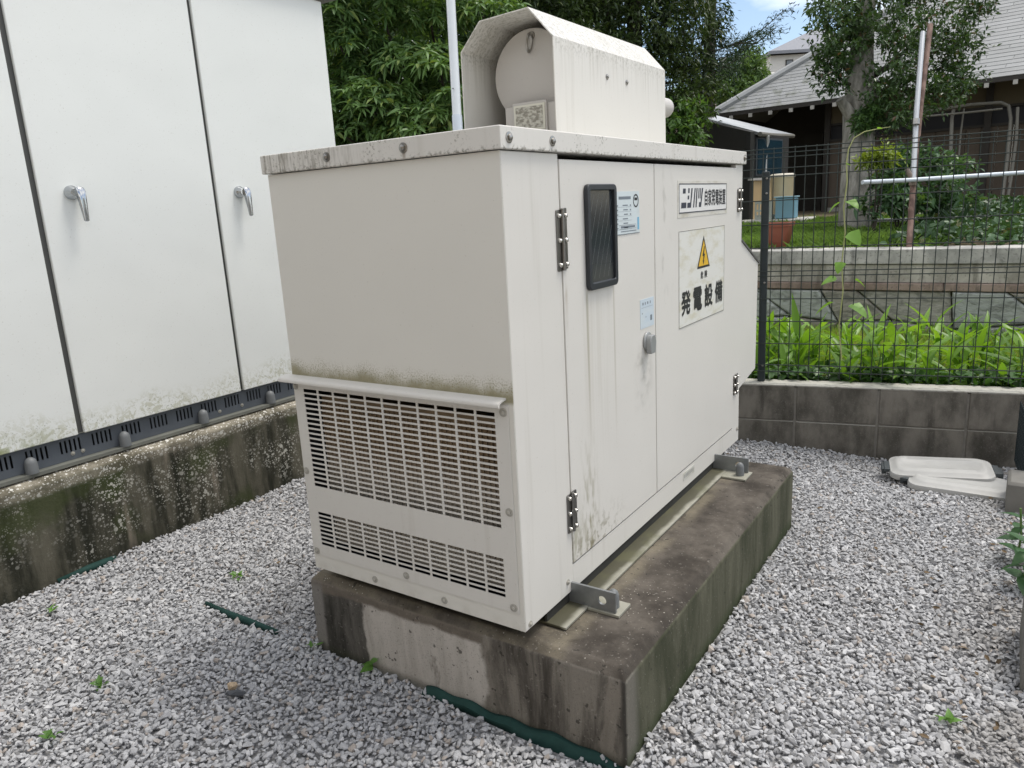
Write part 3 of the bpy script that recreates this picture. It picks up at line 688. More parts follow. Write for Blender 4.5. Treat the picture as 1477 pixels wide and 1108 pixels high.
# ---------------------------------------------------------------- block wall with mesh fence
bw = thing('block_wall', wp(.6, .06, 0), 'low grey concrete block wall with pale top under the green mesh fence', 'wall')
G().add([wp(s, d, z) for z in (-.3, .316) for (s, d) in ((-3.6, .006), (3.2, .006), (3.2, .119), (-3.6, .119))], [(3,2,1,0),(4,5,6,7),(0,1,5,4),(1,2,6,5),(2,3,7,6),(3,0,4,7)]).build('mortar_core', M_MORTAR, bw)
for row in range(3):
    for k in range(-9, 8):
        s0 = .288 - .0045 + .4*k; z0 = .131 - .1945*(row) - (0 if row == 0 else 0)
        s1_ = min(s0+.391, 3.195)
        if s0 > 3.1: continue
        j = [rng.uniform(-.0015, .0015) for _ in range(3)]
        g = G().add([wp(s, d, z) for z in (z0+.0035, z0+.191) for (s, d) in ((s0+.003, j[0]), (s1_, j[1]), (s1_, .125+j[2]), (s0+.003, .125))], [(3,2,1,0),(4,5,6,7),(0,1,5,4),(1,2,6,5),(2,3,7,6),(3,0,4,7)])
        g.build('block', M_BLOCK, bw, bevel=.004)
g = G().add([wp(s, d, z) for z in (.3222, .330) for (s, d) in ((-3.6, -.001), (3.2, -.001), (3.2, .126), (-3.6, .126))], [(3,2,1,0),(4,5,6,7),(0,1,5,4),(1,2,6,5),(2,3,7,6),(3,0,4,7)])
g.build('top_mortar', M_WCAP, bw, bevel=.003)

M_WIRE = plain('green_coated_wire', (.012, .021, .017), .5, 0, .2, 10)
M_POST = plain('dark_green_post', (.020, .030, .034), .42, 0, .15, 10)
fe = thing('mesh_fence', wp(.6, .06, .33), 'dark green welded mesh fence standing on the block wall', 'fence')
for s in (-3.9, -1.9, .100, 2.1):
    p0 = wp(s, .075, 0); g = G().obox(p0+Vector((0, 0, .885)), WT, WN, (0, 0, 1), .019, .019, .555); po = g.build('post', M_POST, fe, bevel=.004)
    if s == .1:
        for z in (1.405, 1.33, .87, .42): G().lathe(wp(s+.006, .0555, z), -WN, [(0, .006), (.003, .006), (.006, .003)], 10).build('clip_bolt', M_STEEL, po)
VW = G().tube([(0, 0, .36), (0, 0, 1.556)], .0025, 6).mesh('wire'); VW.materials.append(M_WIRE)
fo = parent_world(fe)
k = 0; s = -.62-.0505*50
while s < 3.2:
    put(VW, 'vertical_wire', fe, wp(s, .050, 0) - fo); s += .0505
HZ = [1.549, 1.527, 1.505, 1.452, 1.413, 1.293, 1.172, 1.052, .930, .905, .785, .665, .545, .428, .392]
a0, a1 = wp(-3.2, .0462, 0), wp(3.24, .0462, 0)
for z in HZ: G().tube([a0+Vector((0, 0, z)), a1+Vector((0, 0, z))], .0029, 6).build('horizontal_wire', M_WIRE, fe)

# ---------------------------------------------------------------- crushed stone
def stones(xy, size, zoff, low=False):
    N = len(xy); phi = (1+5**.5)/2
    ico = np.array([(-1,phi,0),(1,phi,0),(-1,-phi,0),(1,-phi,0),(0,-1,phi),(0,1,phi),(0,-1,-phi),(0,1,-phi),(phi,0,-1),(phi,0,1),(-phi,0,-1),(-phi,0,1)])/1.902
    tri_ = np.array([(0,11,5),(0,5,1),(0,1,7),(0,7,10),(0,10,11),(1,5,9),(5,11,4),(11,10,2),(10,7,6),(7,1,8),(3,9,4),(3,4,2),(3,2,6),(3,6,8),(3,8,9),(4,9,5),(2,4,11),(6,2,10),(8,6,7),(9,8,1)])
    if low:      # eight-sided chips for the far side of the yard
        ico = np.array([(1,0,0),(-1,0,0),(0,1,0),(0,-1,0),(0,0,1),(0,0,-1)], float)*1.1
        tri_ = np.array([(0,2,4),(2,1,4),(1,3,4),(3,0,4),(2,0,5),(1,2,5),(3,1,5),(0,3,5)])
    nv = len(ico)
    Vb = ico[None]*(1+rng.uniform(-.30, .26, (N, nv, 1))) + rng.normal(0, .10, (N, nv, 3))
    sc = np.stack([rng.uniform(.85, 1.4, N), rng.uniform(.6, 1.0, N), rng.uniform(.40, .75, N)], 1)*size[:, None]*.5
    Vb *= sc[:, None, :]
    az, ti, rl = rng.uniform(0, 6.283, N), rng.normal(0, .45, N), rng.normal(0, .45, N)
    def rot(a, ax):
        c, s_ = np.cos(a), np.sin(a); M_ = np.zeros((N, 3, 3)); i, j = [(1, 2), (2, 0), (0, 1)][ax]
        M_[:, ax, ax] = 1; M_[:, i, i] = c; M_[:, j, j] = c; M_[:, i, j] = -s_; M_[:, j, i] = s_; return M_
    Rm = rot(az, 2) @ rot(ti, 0) @ rot(rl, 1)
    Vb = np.einsum('nij,nkj->nki', Rm, Vb)
    Vb[:, :, 0] += xy[:, 0:1]; Vb[:, :, 1] += xy[:, 1:2]; Vb[:, :, 2] += (gz(xy[:, 0], xy[:, 1]) + zoff)[:, None]
    Fs = (np.arange(N)[:, None, None]*nv + tri_[None]).reshape(-1, 3)
    return Vb.reshape(-1, 3), Fs
def jitter_grid(x0, x1, y0, y1, p):
    X, Y = np.meshgrid(np.arange(x0, x1, p), np.arange(y0, y1, p)); q = np.stack([X.ravel(), Y.ravel()], 1); return q + rng.uniform(-.55*p, .55*p, q.shape)
ga, gb = jitter_grid(-2.10, 2.3, -1.1, 3.1, .0128), jitter_grid(-2.10, 2.3, -1.1, 3.1, .026)
pts = np.concatenate([ga, gb]); isB = np.arange(len(pts)) >= len(ga)
x, y = pts[:, 0], pts[:, 1]
wy = 2.59 + (x+.249)*.2036
keep = ~((x > -.822) & (x < .271) & (y > .008) & (y < 1.612)) & (x > -2.085) & (y < wy-.004)
# keep only the yard the photograph can see, plus a margin
keep &= ~((x > 1.5) & (y < .6)) & ~((x > 1.3) & (y < -.2)) & ~((x < -.85) & (y < -1.0)) & ~((x < .2) & (x > -2.2) & (y < -1.05)) & ~((x > .2) & (y < -.75))
# the weed sheet shows through here
def strip(xa, ya, xb, yb, w): 
    t = np.clip(((x-xa)*(xb-xa)+(y-ya)*(yb-ya))/((xb-xa)**2+(yb-ya)**2), 0, 1); return np.hypot(x-xa-t*(xb-xa), y-ya-t*(yb-ya)) < w*np.sin(np.pi*np.clip(t, .08, .92))
keep &= ~strip(-1.385, -.005, -.99, -.006, .016) & ~strip(-.36, .006, .27, -.012, .028) & ~strip(-2.085, -.14, -2.06, .04, .022)
pts = pts[keep]; isB = isB[keep]
size = np.where(isB, np.clip(.0165*np.exp(rng.normal(0, .24, len(pts))), .010, .028), np.clip(.0138*np.exp(rng.normal(0, .22, len(pts))), .008, .024))
zoff = np.where(isB, rng.uniform(-.001, .006, len(pts)), rng.uniform(-.007, .002, len(pts)))
near = np.hypot(pts[:, 0]-CP.x, pts[:, 1]-CP.y) < 2.3
Va, Fa = stones(pts[near], size[near], zoff[near]); Vb_, Fb_ = stones(pts[~near], size[~near]*1.05, zoff[~near], True)
Vs, Fs = np.concatenate([Va, Vb_]), np.concatenate([Fa, Fb_+len(Va)])
print('GRAVEL', len(pts), len(Fs))
tag(numesh('gravel', Vs, Fs, M_GRAVEL), 'loose pale grey crushed stone covering the yard', 'gravel', kind='stuff')
def one_stone(name, p, s, mat, label):
    V1, F1 = stones(np.array([p]), np.array([s]), np.array([.012])); o = numesh(name, V1, F1, mat, origin=(p[0], p[1], 0)); tag(o, label, 'stone')
one_stone('stone', (-.852, -.276), .042, plain('tan_stone', (.52, .40, .27), .8, 0, .2, 60), 'small tan stone lying on the grey gravel')
one_stone('stone', (-.812, -.292), .044, plain('charcoal_stone', (.075, .08, .09), .8, 0, .2, 60), 'small charcoal stone next to the tan one on the gravel')
# weed sheet peeping out
M_SHEET = plain('green_sheet', (.018, .052, .045), .75, 0, .4, 25, .2)
def sheet(label, pts_, w, z):
    g = G(); L = [Vector(p) for p in pts_]
    P = []
    for i, p_ in enumerate(L):
        d = (L[min(i+1, len(L)-1)]-L[max(i-1, 0)]).normalized(); nn = Vector((-d.y, d.x, 0)); hw = w*(.5+.5*math.sin(math.pi*i/(len(L)-1)))
        P += [p_-nn*hw*.6+Vector((0, 0, -.012)), p_+Vector((0, 0, z)), p_+nn*hw+Vector((0, 0, z+.006))]
    F = []
    for i in range(len(L)-1): F += [(3*i, 3*i+3, 3*i+4, 3*i+1), (3*i+1, 3*i+4, 3*i+5, 3*i+2)]
    o = g.add(P, F).build('weed_sheet', M_SHEET, origin=L[0]); m_ = o.modifiers.new('thickness', 'SOLIDIFY'); m_.thickness = .0015
    return tag(o, label, 'weed sheet')
sheet('narrow strip of green weed sheet showing in the open gravel', [(-1.385, -.004, .000), (-1.25, -.013, .002), (-1.12, -.011, .003), (-.985, -.004, .000)], .012, .002)
g = G(); P = []; F = []
for i in range(41):
    t_ = i/40; xx = -.36+.635*t_; hgt = .017*math.sin(math.pi*min(1, .1+t_*.95))**.6*(.75+.3*math.sin(9*t_+1)) + .004*math.sin(31*t_)
    P += [(xx, -.016+.006*math.sin(7*t_), -.012), (xx, -.008+.004*math.sin(11*t_), hgt*.45), (xx, .004+.004*math.sin(8*t_), hgt), (xx, .0125, hgt*1.12)]
for i in range(40):
    for k in range(3): F.append((4*i+k, 4*i+4+k, 4*i+5+k, 4*i+1+k))
o = g.add(P, F).build('weed_sheet', M_SHEET, origin=(-.06, .0, 0)); m_ = o.modifiers.new('thickness', 'SOLIDIFY'); m_.thickness = .001
tag(o, 'green weed sheet turned up along the foot of the generator plinth', 'weed sheet')
sheet('green weed sheet edge at the foot of the cubicle plinth', [(-2.074, -.18, .0), (-2.068, -.08, .004), (-2.062, .0, .004), (-2.066, .05, .0)], .014, .004)

# ---------------------------------------------------------------- two plastic lids by the wall
M_LIDP = plain('pale_plastic', (.42, .42, .405), .5, 0, .14, 16)
M_CLASP = plain('dark_clasp', (.05, .06, .065), .5)
def box_lid(c, az, tilt, label, L=.43, Wd=.21):
    t = thing('plastic_cover', c, label, 'lid', 'plastic box lids on the gravel'); t.rotation_euler = (tilt[0], tilt[1], az)
    def lvl(f, z): return [(u, v, z) for u, v in rrect(-L/2*f[0], L/2*f[0], -Wd/2*f[1], Wd/2*f[1], .05*f[0], 5)]
    Ls = [lvl((1, 1), 0), lvl((1.0, 1.0), .020), lvl((.985, .98), .026), lvl((.93, .90), .028), lvl((.88, .80), .038), lvl((.85, .72), .041), lvl((.80, .50), .043), lvl((.77, .46), .038)]
    g = G(); n = len(Ls[0]); P = [p for l in Ls for p in l]; F = []
    for k in range(len(Ls)-1): F += [(k*n+i, k*n+(i+1) % n, (k+1)*n+(i+1) % n, (k+1)*n+i) for i in range(n)]
    F += [tuple(range((len(Ls)-1)*n, len(Ls)*n)), tuple(range(n-1, -1, -1))]
    g.add(P, F).build('shell', M_LIDP, t, origin=(0, 0, 0), smooth=50)
    for sgn in (-1, 1):
        g = G(); x0 = sgn*(L/2-.002); g.obox((x0+sgn*.012, 0, .018), (1,0,0), (0,1,0), (0,0,1), .013, .045, .009).obox((x0+sgn*.026, 0, .008), (1,0,0), (0,1,0), (0,0,1), .010, .035, .014)
        g.build('clasp', M_CLASP, t, origin=(0, 0, 0), bevel=.004)
box_lid((.825, 2.375, -.022), R(2), (R(4), R(1.5)), 'lower pale plastic box lid half buried in gravel under the other')
box_lid((.730, 2.47, .008), R(11), (R(7), R(-2)), 'upper pale plastic box lid lying on top of the other one')

# footing blocks and low dark mesh at the right edge
M_FOOT = plain('footing_concrete', (.17, .165, .15), .9, 0, .3, 14)
ft = chamfer_box(.992, 1.20, 2.13, 2.32, -.10, .118, .012).build('footing_block', M_FOOT, bevel=.003, origin=(1.09, 2.2, 0)); tag(ft, 'short concrete footing block beside the two pale lids', 'footing')
ft = chamfer_box(1.045, 1.24, .80, 1.13, -.10, .16, .012).build('footing_block', M_FOOT, bevel=.003, origin=(1.14, .95, 0)); tag(ft, 'concrete footing block cut off by the lower right edge of the photo', 'footing')
mp_ = thing('low_mesh_fence', (1.04, 2.6, 0), 'low dark mesh panel standing upright behind the footing block at the right', 'fence')
g = G()
for k in range(14): g.tube([(1.022+.003*k, 2.80-.034*k, .0), (1.022+.003*k, 2.80-.034*k, .30)], .0028, 5)
g.build('upright_wires', M_POST, mp_); g = G()
for k in range(11): g.tube([(1.022, 2.81, .005+.029*k), (1.064, 2.34, .005+.029*k)], .0028, 5)
g.build('cross_wires', M_POST, mp_)
G().tube([(1.066, 2.33, .0), (1.066, 2.33, .33)], .012, 10).build('post', M_POST, mp_)

# ---------------------------------------------------------------- leaves: single large leaves and clouds of small ones
def leaf_mesh(name, L, Wd, bend, fold, mat, n=6, shape='lance'):
    g = G(); P = []; F = []
    for i in range(n+1):
        t = i/n
        w = Wd*(math.sin(math.pi*min(1, t**.75*.98+.02)) if shape == 'lance' else (1-t)**.6*min(1, t*5+.15)*1.25)
        if i == n: w = .0006
        zc = -bend*L*t*t; xc = L*t*(1-.25*bend*t)
        P += [(xc, -w/2, zc+fold*w), (xc, 0, zc), (xc, w/2, zc+fold*w)]
    for i in range(n): F += [(3*i, 3*i+3, 3*i+4, 3*i+1), (3*i+1, 3*i+4, 3*i+5, 3*i+2)]
    me = g.add(P, F).mesh(name, smooth=180); me.materials.append(mat); return me
def leaf_cloud(name, mat, parent, base, dirs, L, Wd, droop=.3, fine=False):
    """base (n,3) leaf feet, dirs (n,3) leaf directions; folded lance leaves as one mesh"""
    n = len(base); d = dirs/np.linalg.norm(dirs, axis=1, keepdims=True)
    r = rng.normal(0, .5, (n, 3)) + np.array([0, 0, 1.0]); sd = np.cross(d, r); sd /= np.linalg.norm(sd, axis=1, keepdims=True)+1e-9; up = np.cross(sd, d)
    L = (L*rng.uniform(.7, 1.25, n))[:, None]; Wd = (Wd*rng.uniform(.75, 1.2, n))[:, None]; dz = np.array([0, 0, -1.0])*droop
    tip = base + d*L + dz*L*.6
    if fine:
        m1 = base + d*L*.45 + dz*L*.12
        V = np.stack([base, m1+sd*Wd*.5+up*Wd*.15, tip, m1-sd*Wd*.5+up*Wd*.15], 1).reshape(-1, 3)
        k = np.arange(n)[:, None]*4; F = np.concatenate([k+np.array([[0, 1, 2]]), k+np.array([[0, 2, 3]])])
    else:
        m1 = base + d*L*.30 + dz*L*.05; m2 = base + d*L*.66 + dz*L*.27
        V = np.stack([base, m1+sd*Wd*.48+up*Wd*.15, m1-sd*Wd*.48+up*Wd*.15, m2+sd*Wd*.40+up*Wd*.12, m2-sd*Wd*.40+up*Wd*.12, tip, m1, m2], 1).reshape(-1, 3)
        k = np.arange(n)[:, None]*8
        F = np.concatenate([k+np.array([q]) for q in ((0,6,1),(0,2,6),(1,6,7),(1,7,3),(6,2,4),(6,4,7),(3,7,5),(7,4,5))])
    org = np.array(parent_world(parent)) if parent else np.zeros(3)
    return numesh(name, V, F, mat, parent, org)
def unit(n):
    v = rng.normal(0, 1, (n, 3)); return v/np.linalg.norm(v, axis=1, keepdims=True)
def crown_points(lobes, per, shell=.35, low=-.55):
    """points spread in a shell of each ellipsoid lobe (centre, radii)"""
    out = []; nor = []
    vol = np.array([(l[1][0]*l[1][1]+l[1][1]*l[1][2]+l[1][0]*l[1][2]) for l in lobes]); w = vol/vol.sum()
    for (c, r), q in zip(lobes, w):
        n = max(3, int(per*q)); u = unit(n*2); u = u[u[:, 2] > low][:n]; rad = 1 - shell*rng.uniform(0, 1, (len(u), 1))**1.3
        bumpy = 1 + .16*np.sin(5*u[:, :1]+3*c[0])*np.cos(6*u[:, 1:2]+c[1]) + .08*np.sin(11*u[:, 2:3]+c[2])
        out.append(np.array(c) + u*rad*bumpy*np.array(r)); nor.append(u)
    return np.concatenate(out), np.concatenate(nor)
def twigs(centers, normals, k, spread, up=.1, out=.7):
    """k leaves round each twig tip"""
    n = len(centers); c = np.repeat(centers, k, 0) + rng.normal(0, spread, (n*k, 3)); d = np.repeat(normals, k, 0)*out + unit(n*k) + np.array([0, 0, up]); return c, d
def trunk_tube(g, pts, r0, r1, n=12):
    m_ = len(pts); g.tube(pts, r0, n, [r0+(r1-r0)*(i/(m_-1))**.8 for i in range(m_)]); return g
def bark(name, a, b):
    m = Mat(name, .9, spec=.2); f = m.noise(9, 6, .65, stretch=(1.5, 1.5, .4)); m.col(m.mix(m.sm(f, .3, .7), a, b)); m.bump(f, .6, .03); return m.m
M_BARK = bark('grey_bark', (.15, .145, .125), (.38, .365, .33)); M_BARKD = bark('dark_bark', (.025, .022, .018), (.075, .066, .054))

# ---------------------------------------------------------------- plants behind the fence
M_GING = leaf('bright_lance_leaf', (.075, .19, .020), (.20, .35, .055), (.34, .34, .10), .45, .36, .4, (1.3, 1.3, .45))
GL_ = [leaf_mesh('leaf', L, w, b, .16, M_GING, 7) for L, w, b in ((.30, .046, .22), (.26, .050, .40), (.34, .050, .12), (.24, .042, .62), (.28, .058, .30))]
M_STEM = plain('green_stem', (.10, .18, .04), .5)
ST_ = G().tube([(0, 0, 0), (.004, 0, .1), (.0, .004, .2), (.008, 0, .34)], .006, 6, [.007, .006, .005, .003]).mesh('stem'); ST_.materials.append(M_STEM)
cnt = 0
for k in range(100):
    s = rng.uniform(-.45, 2.25); d = .20 + rng.uniform(0, 1)**1.2*.95; p = wp(s, d, .21)
    t = thing('lance_leaf_plant', p, 'bright green lance-leaved plant in the thick clump behind the mesh fence', 'plant', 'lance-leaved plants behind the fence')
    t.rotation_euler = (rng.normal(0, .10), rng.normal(0, .10), rng.uniform(0, 6.28)); sc_ = rng.uniform(.58, .98); t.scale = (sc_,)*3
    put(ST_, 'stem', t); nl = int(rng.integers(6, 9))
    for j in range(nl):
        h = .05 + .28*j/nl; a = j*2.6 + rng.normal(0, .4)
        put(GL_[int(rng.integers(0, 5))], 'leaf', t, (0, 0, h), (rng.normal(0, .25), -R(rng.uniform(28, 72)), a), (rng.uniform(.8, 1.15),)*3)
# low dark leaves at the fence foot and grass in front of the retaining wall
n = 2600; s = rng.uniform(-.4, 2.3, n); d = .135 + np.abs(rng.normal(0, .14, n)); b = np.array([wp(a_, b_, .22) for a_, b_ in zip(s, d)]); b[:, 2] += rng.uniform(0, .17, n)*np.exp(-(d-.135)*1.2)
dr = unit(n)*np.array([1, 1, .5]) + np.array([0, -.2, .25])
tag(leaf_cloud('ground_cover', leaf('dark_round_leaf', (.030, .075, .018), (.065, .15, .035), (.16, .28, .06), .3, .4), None, b, dr, .062, .042, .25), 'low dark broad leaves at the foot of the mesh fence', 'ground cover', kind='stuff')
n = 15000; b = np.stack([rng.uniform(-1.8, 3.0, n), rng.uniform(3.5, 5.16, n), np.full(n, .165)], 1); dr = unit(n)*np.array([.5, .5, .2]) + np.array([0, 0, 1.0])
tag(leaf_cloud('grass', leaf('bright_grass', (.13, .25, .03), (.27, .40, .085), (.42, .40, .17), .45, .5, .3), None, b, dr, .145, .010, .35, True), 'bright yellow-green grass strip in front of the stone retaining wall', 'grass', kind='stuff')

# vine on the fence
vn = thing('climbing_vine', wp(.55, .05, .3), 'thin pale vine climbing the mesh fence with its tip arching above it', 'vine')
FD = 3.55
def fp(px, py, off=.043):
    q_ = FW + RT*((px-738.5)/FPX) + UP*((554-py)/FPX); t_ = ((WA+WN*off-CP).dot(WN))/q_.dot(WN); return CP + q_*t_
vp = [fp(*q_) for q_ in ((1214, 520), (1210, 470), (1216, 420), (1214, 380), (1219, 335), (1217, 300), (1222, 262), (1221, 235), (1224, 215), (1232, 199), (1247, 190), (1266, 186), (1285, 183))]
G().tube(vp, .003, 6, [.0035]*8+[.0032, .003, .0026, .002, .0012]).build('stem', plain('vine_stem', (.34, .36, .15), .5), vn)
VL = leaf_mesh('leaf', .075, .060, .25, .12, leaf('vine_leaf', (.13, .30, .04), (.22, .40, .08), None, .45), 6, 'heart')
for (px, py, a, tl, sc_) in ((1212, 292, 200, 30, 1.0), (1223, 290, 330, 20, 1.0), (1226, 335, 330, 40, 1.2), (1214, 378, 250, 50, .9), (1207, 402, 200, 10, 1.1), (1233, 404, 350, 20, .9), (1202, 436, 190, 25, 1.5), (1226, 440, 340, 20, 1.5), (1220, 237, 10, 10, .35), (1265, 186, 0, -10, .35)):
    put(VL, 'leaf', vn, fp(px, py) - parent_world(vn), (rng.normal(0, .3), R(tl), R(a)), (sc_,)*3)

# ---------------------------------------------------------------- stone retaining wall
rw = thing('retaining_wall', (0, 5.2, .1), 'old retaining wall of irregular stones under weathered concrete coping', 'wall')
RY = lambda x: 5.17 - .02*x
def rbox(g, x0, x1, dy0, dy1, z0, z1):
    return g.add([(x0, RY(x0)+dy0, z0), (x1, RY(x1)+dy0, z0), (x1, RY(x1)+dy1, z0), (x0, RY(x0)+dy1, z0), (x0, RY(x0)+dy0, z1), (x1, RY(x1)+dy0, z1), (x1, RY(x1)+dy1, z1), (x0, RY(x0)+dy1, z1)], [(3,2,1,0),(4,5,6,7),(0,1,5,4),(1,2,6,5),(2,3,7,6),(3,0,4,7)])
def cop_mat(name, a, b, st):
    m = Mat(name, .9, spec=.2); k = m.mix(m.sm(m.noise(4, 6, .65), .34, .68), a, b); k = m.mix(m.mul(m.sm(m.noise(6, 5, stretch=(2, 1, .5)), .52, .68), .75), k, st)
    k = m.mix(m.mul(m.sm(m.noise(50, 4), .56, .66), .4), k, (.09, .085, .075)); m.col(k); m.bump(m.noise(25, 5), .35, .01); return m.m
rbox(G(), -12, 12, -.02, .30, .748, .862).build('coping', cop_mat('coping_pale', (.28, .28, .265), (.52, .51, .48), (.17, .17, .165)), rw, bevel=.006)
rbox(G(), -12, 12, .0, .30, .602, .744).build('concrete_band', cop_mat('coping_grey', (.28, .265, .23), (.50, .48, .43), (.13, .12, .10)), rw, bevel=.006)
M_SLAB = cop_mat('red_brown_slab', (.19, .145, .12), (.36, .28, .24), (.10, .08, .065))
xx_ = -3.2
while xx_ < 4.5:
    w_ = rng.uniform(.45, .85); rbox(G(), xx_, xx_+w_-.003, -.030+rng.uniform(-.006, .006), .2, .545+rng.uniform(-.006, .006), .600).build('capping_slab', M_SLAB, rw, bevel=.008); xx_ += w_
rbox(G(), -12, 12, .03, .30, -.2, .536).build('mortar_backing', plain('dark_mortar', (.10, .095, .08), .95, 0, .4, 20), rw)
def stone_face():
    m = Mat('retaining_stone', .85, spec=.25); r = m.obj_rnd()
    k = m.ramp(r, (0, (.28, .26, .22)), (.3, (.33, .32, .28)), (.6, (.36, .385, .36)), (1, (.42, .44, .415)))
    k = m.mix(m.mul(m.sm(m.noise(7, 6, .65, stretch=(1, 1, 2.2), dist=.6), .45, .66), .6), k, (.075, .08, .07)); k = m.mix(m.mul(m.sm(m.noise(22, 5), .58, .7), .4), k, (.36, .36, .33)); m.col(k); m.bump(m.noise(9, 6, .65, stretch=(1, 1, 2)), .7, .03); return m.m
M_RST = stone_face()
# irregular polygons: a jittered net of cells with chamfered faces
cols = np.arange(-3.2, 4.6, .46); rows_ = [.05, .30, .541]
nd = {}
for i, xc in enumerate(cols):
    for j, zc in enumerate(rows_):
        nd[i, j] = (xc + (rng.uniform(-.13, .13)) + (.2 if j == 1 else 0), zc + (rng.uniform(-.06, .06) if j == 1 else 0))
for i in range(len(cols)-1):
    for j in range(2):
        Q = [nd[i, j], nd[i+1, j], nd[i+1, j+1], nd[i, j+1]]; r_ = rng.uniform()
        for P in ([Q] if r_ < .55 else ([Q[:3], [Q[0], Q[2], Q[3]]] if r_ < .78 else [[Q[0], Q[1], Q[3]], Q[1:]])):
            cx_, cz_ = np.mean([q_[0] for q_ in P]), np.mean([q_[1] for q_ in P]); g = G(); k = len(P); e_ = 1 if k == 4 else 1.35
            o_ = [(cx_+(u-cx_)*(1-.018*e_), cz_+(v-cz_)*(1-.026*e_)) for u, v in P]; f_ = [(cx_+(u-cx_)*(1-.09*e_), cz_+(v-cz_)*(1-.11*e_)) for u, v in P]; dp = rng.uniform(.0, .025)
            VV = [(u, RY(u)+.05, v) for u, v in o_] + [(u, RY(u)+.004-dp*.3, v) for u, v in o_] + [(u+rng.uniform(-.01, .01), RY(u)-.012-dp*.6+rng.uniform(-.008, .008), v) for u, v in f_]
            FF = [tuple(range(2*k, 3*k))]
            for a_ in range(k):
                b_ = (a_+1) % k; FF += [(a_, b_, k+b_, k+a_), (k+a_, k+b_, 2*k+b_, 2*k+a_)]
            g.add(VV, FF).build('stone', M_RST, rw, bevel=.008)

# ---------------------------------------------------------------- old house behind
E_ = Vector((.9945, -.105, 0)); N_ = Vector((.105, .9945, 0)); H0 = Vector((-4.39, 14.4, 0)); TP = .71
def hp(s, d, z): return H0 + E_*s + N_*d + Vector((0, 0, z))
ho = thing('old_house', hp(3, 3, .9), 'old low wooden house with pale slate hip roof and dark brown board walls', 'house')
def hbox(g, s0, s1, d0, d1, z0, z1): return g.add([hp(s, d, z) for z in (z0, z1) for (s, d) in ((s0, d0), (s1, d0), (s1, d1), (s0, d1))], [(3,2,1,0),(4,5,6,7),(0,1,5,4),(1,2,6,5),(2,3,7,6),(3,0,4,7)])
M_WOOD = Mat('dark_boards', .75, spec=.3); r_ = M_WOOD.obj_rnd(); M_WOOD.col(M_WOOD.mix(M_WOOD.noise(7, 5, stretch=(5, 5, .4)), M_WOOD.mix(r_, (.060, .047, .036), (.085, .068, .052)), M_WOOD.mix(r_, (.10, .08, .062), (.13, .105, .085)))); M_WOOD = M_WOOD.m
M_FRZ = plain('frieze_plaster', (.115, .095, .06), .9, 0, .2, 3); M_VDARK = plain('dark_opening', (.012, .012, .016), .7)
M_TRIM = plain('dark_trim', (.03, .026, .022), .7, 0, .2, 8)
SH = 9.5; RD = 4.6
# roof deck (front slope and hip side), fascia, soffit
zt = lambda d: 3.0 + TP*d
G().add([hp(0, 0, 2.96), hp(SH, 0, 2.96), hp(SH, RD, zt(RD)-.04), hp(RD, RD, zt(RD)-.04), hp(0, 2*RD, 2.96), hp(SH, 2*RD, 2.96)], [(0,1,2,3), (0,3,4), (4,3,2,5)]).build('roof_deck', plain('roof_deck', (.20, .20, .195), .8, 0, .2, 3), ho, smooth=0)
hbox(G(), .0, SH, -.02, .01, 2.93, 2.995).build('fascia', M_TRIM, ho); hbox(G(), -.02, .01, .02, 9.0, 2.78, 2.975).build('fascia', M_TRIM, ho)
def slate_mat():
    m = Mat('weathered_slate', .55, spec=.5); r = m.obj_rnd(); k = m.mix(m.noise(2.4, 6, .65), (.15, .155, .155), (.29, .30, .30)); k = m.mix(m.mul(r, .35), k, (.36, .37, .38))
    x, y, z = m.xyz(); k = m.mix(m.mul(m.sm(m.noise(5, 5, stretch=(1, .5, 1)), .50, .66), m.sm(x, -1.5, -3.2), .8), k, (.125, .135, .11)); m.col(k); return m.m
M_SLATE = slate_mat()
cp_ = 1/math.sqrt(1+TP*TP); RUN = Vector((N_.x*cp_, N_.y*cp_, TP*cp_)); RNRM = Vector((-N_.x*TP*cp_, -N_.y*TP*cp_, cp_))
SLM = G().obox((0, 0, 0), (1,0,0), (0,1,0), (0,0,1), .5985, .086, .005).mesh('roof_slate'); SLM.materials.append(M_SLATE)
rt_e = Matrix((E_, RUN, RNRM)).transposed().to_euler(); rowh = .128; hw = parent_world(ho); SLD = {}
for rI in range(int(RD/cp_/rowh)):
    run = rowh*rI + .07; d = run*cp_; s = d - .04 - (.6 if rI % 2 else .0) - rng.uniform(0, .25)
    while s < SH-.3:
        s0, s1_ = max(s, d-.035), s+1.197
        if s1_-s0 > .02:
            c_ = H0 + E_*((s0+s1_)/2) + Vector((0, 0, 3.0)) + RUN*run + RNRM*.014
            o = put(SLM, 'roof_slate', ho, c_ - hw, rt_e, ((s1_-s0)/1.2, 1, 1)); o.rotation_euler.rotate_axis('X', R(-2.6))
        s += 1.2
g = G().tube([hp(-.03, -.03, 3.03), hp(RD, RD, zt(RD)+.06)], .075, 8); g.build('hip_cap', plain('hip_metal', (.30, .31, .31), .45, .3, .2, 5), ho)
g = G().tube([hp(-.06, .12, 2.99), hp(RD-.12, RD+.15, zt(RD)-.02)], .05, 6); g.build('hip_flashing', plain('hip_flashing', (.24, .22, .21), .5, 0, .2, 5), ho)
RAF = G().obox((0, 0, 0), E_, N_, (0,0,1), .032, .02, .035).mesh('rafter_end'); RAF.materials.append(plain('pale_rafter_end', (.42, .41, .38), .8))
for k in range(22):
    s = .35 + .4*k; RF_ = G().obox(hp(s, .45, 2.93+.16), E_, (N_+Vector((0, 0, .35))).normalized(), (0,0,1), .03, .46, .03).build('rafter', M_TRIM, ho); put(RAF, 'rafter_end', ho, hp(s, -.035, 2.895) - hw)
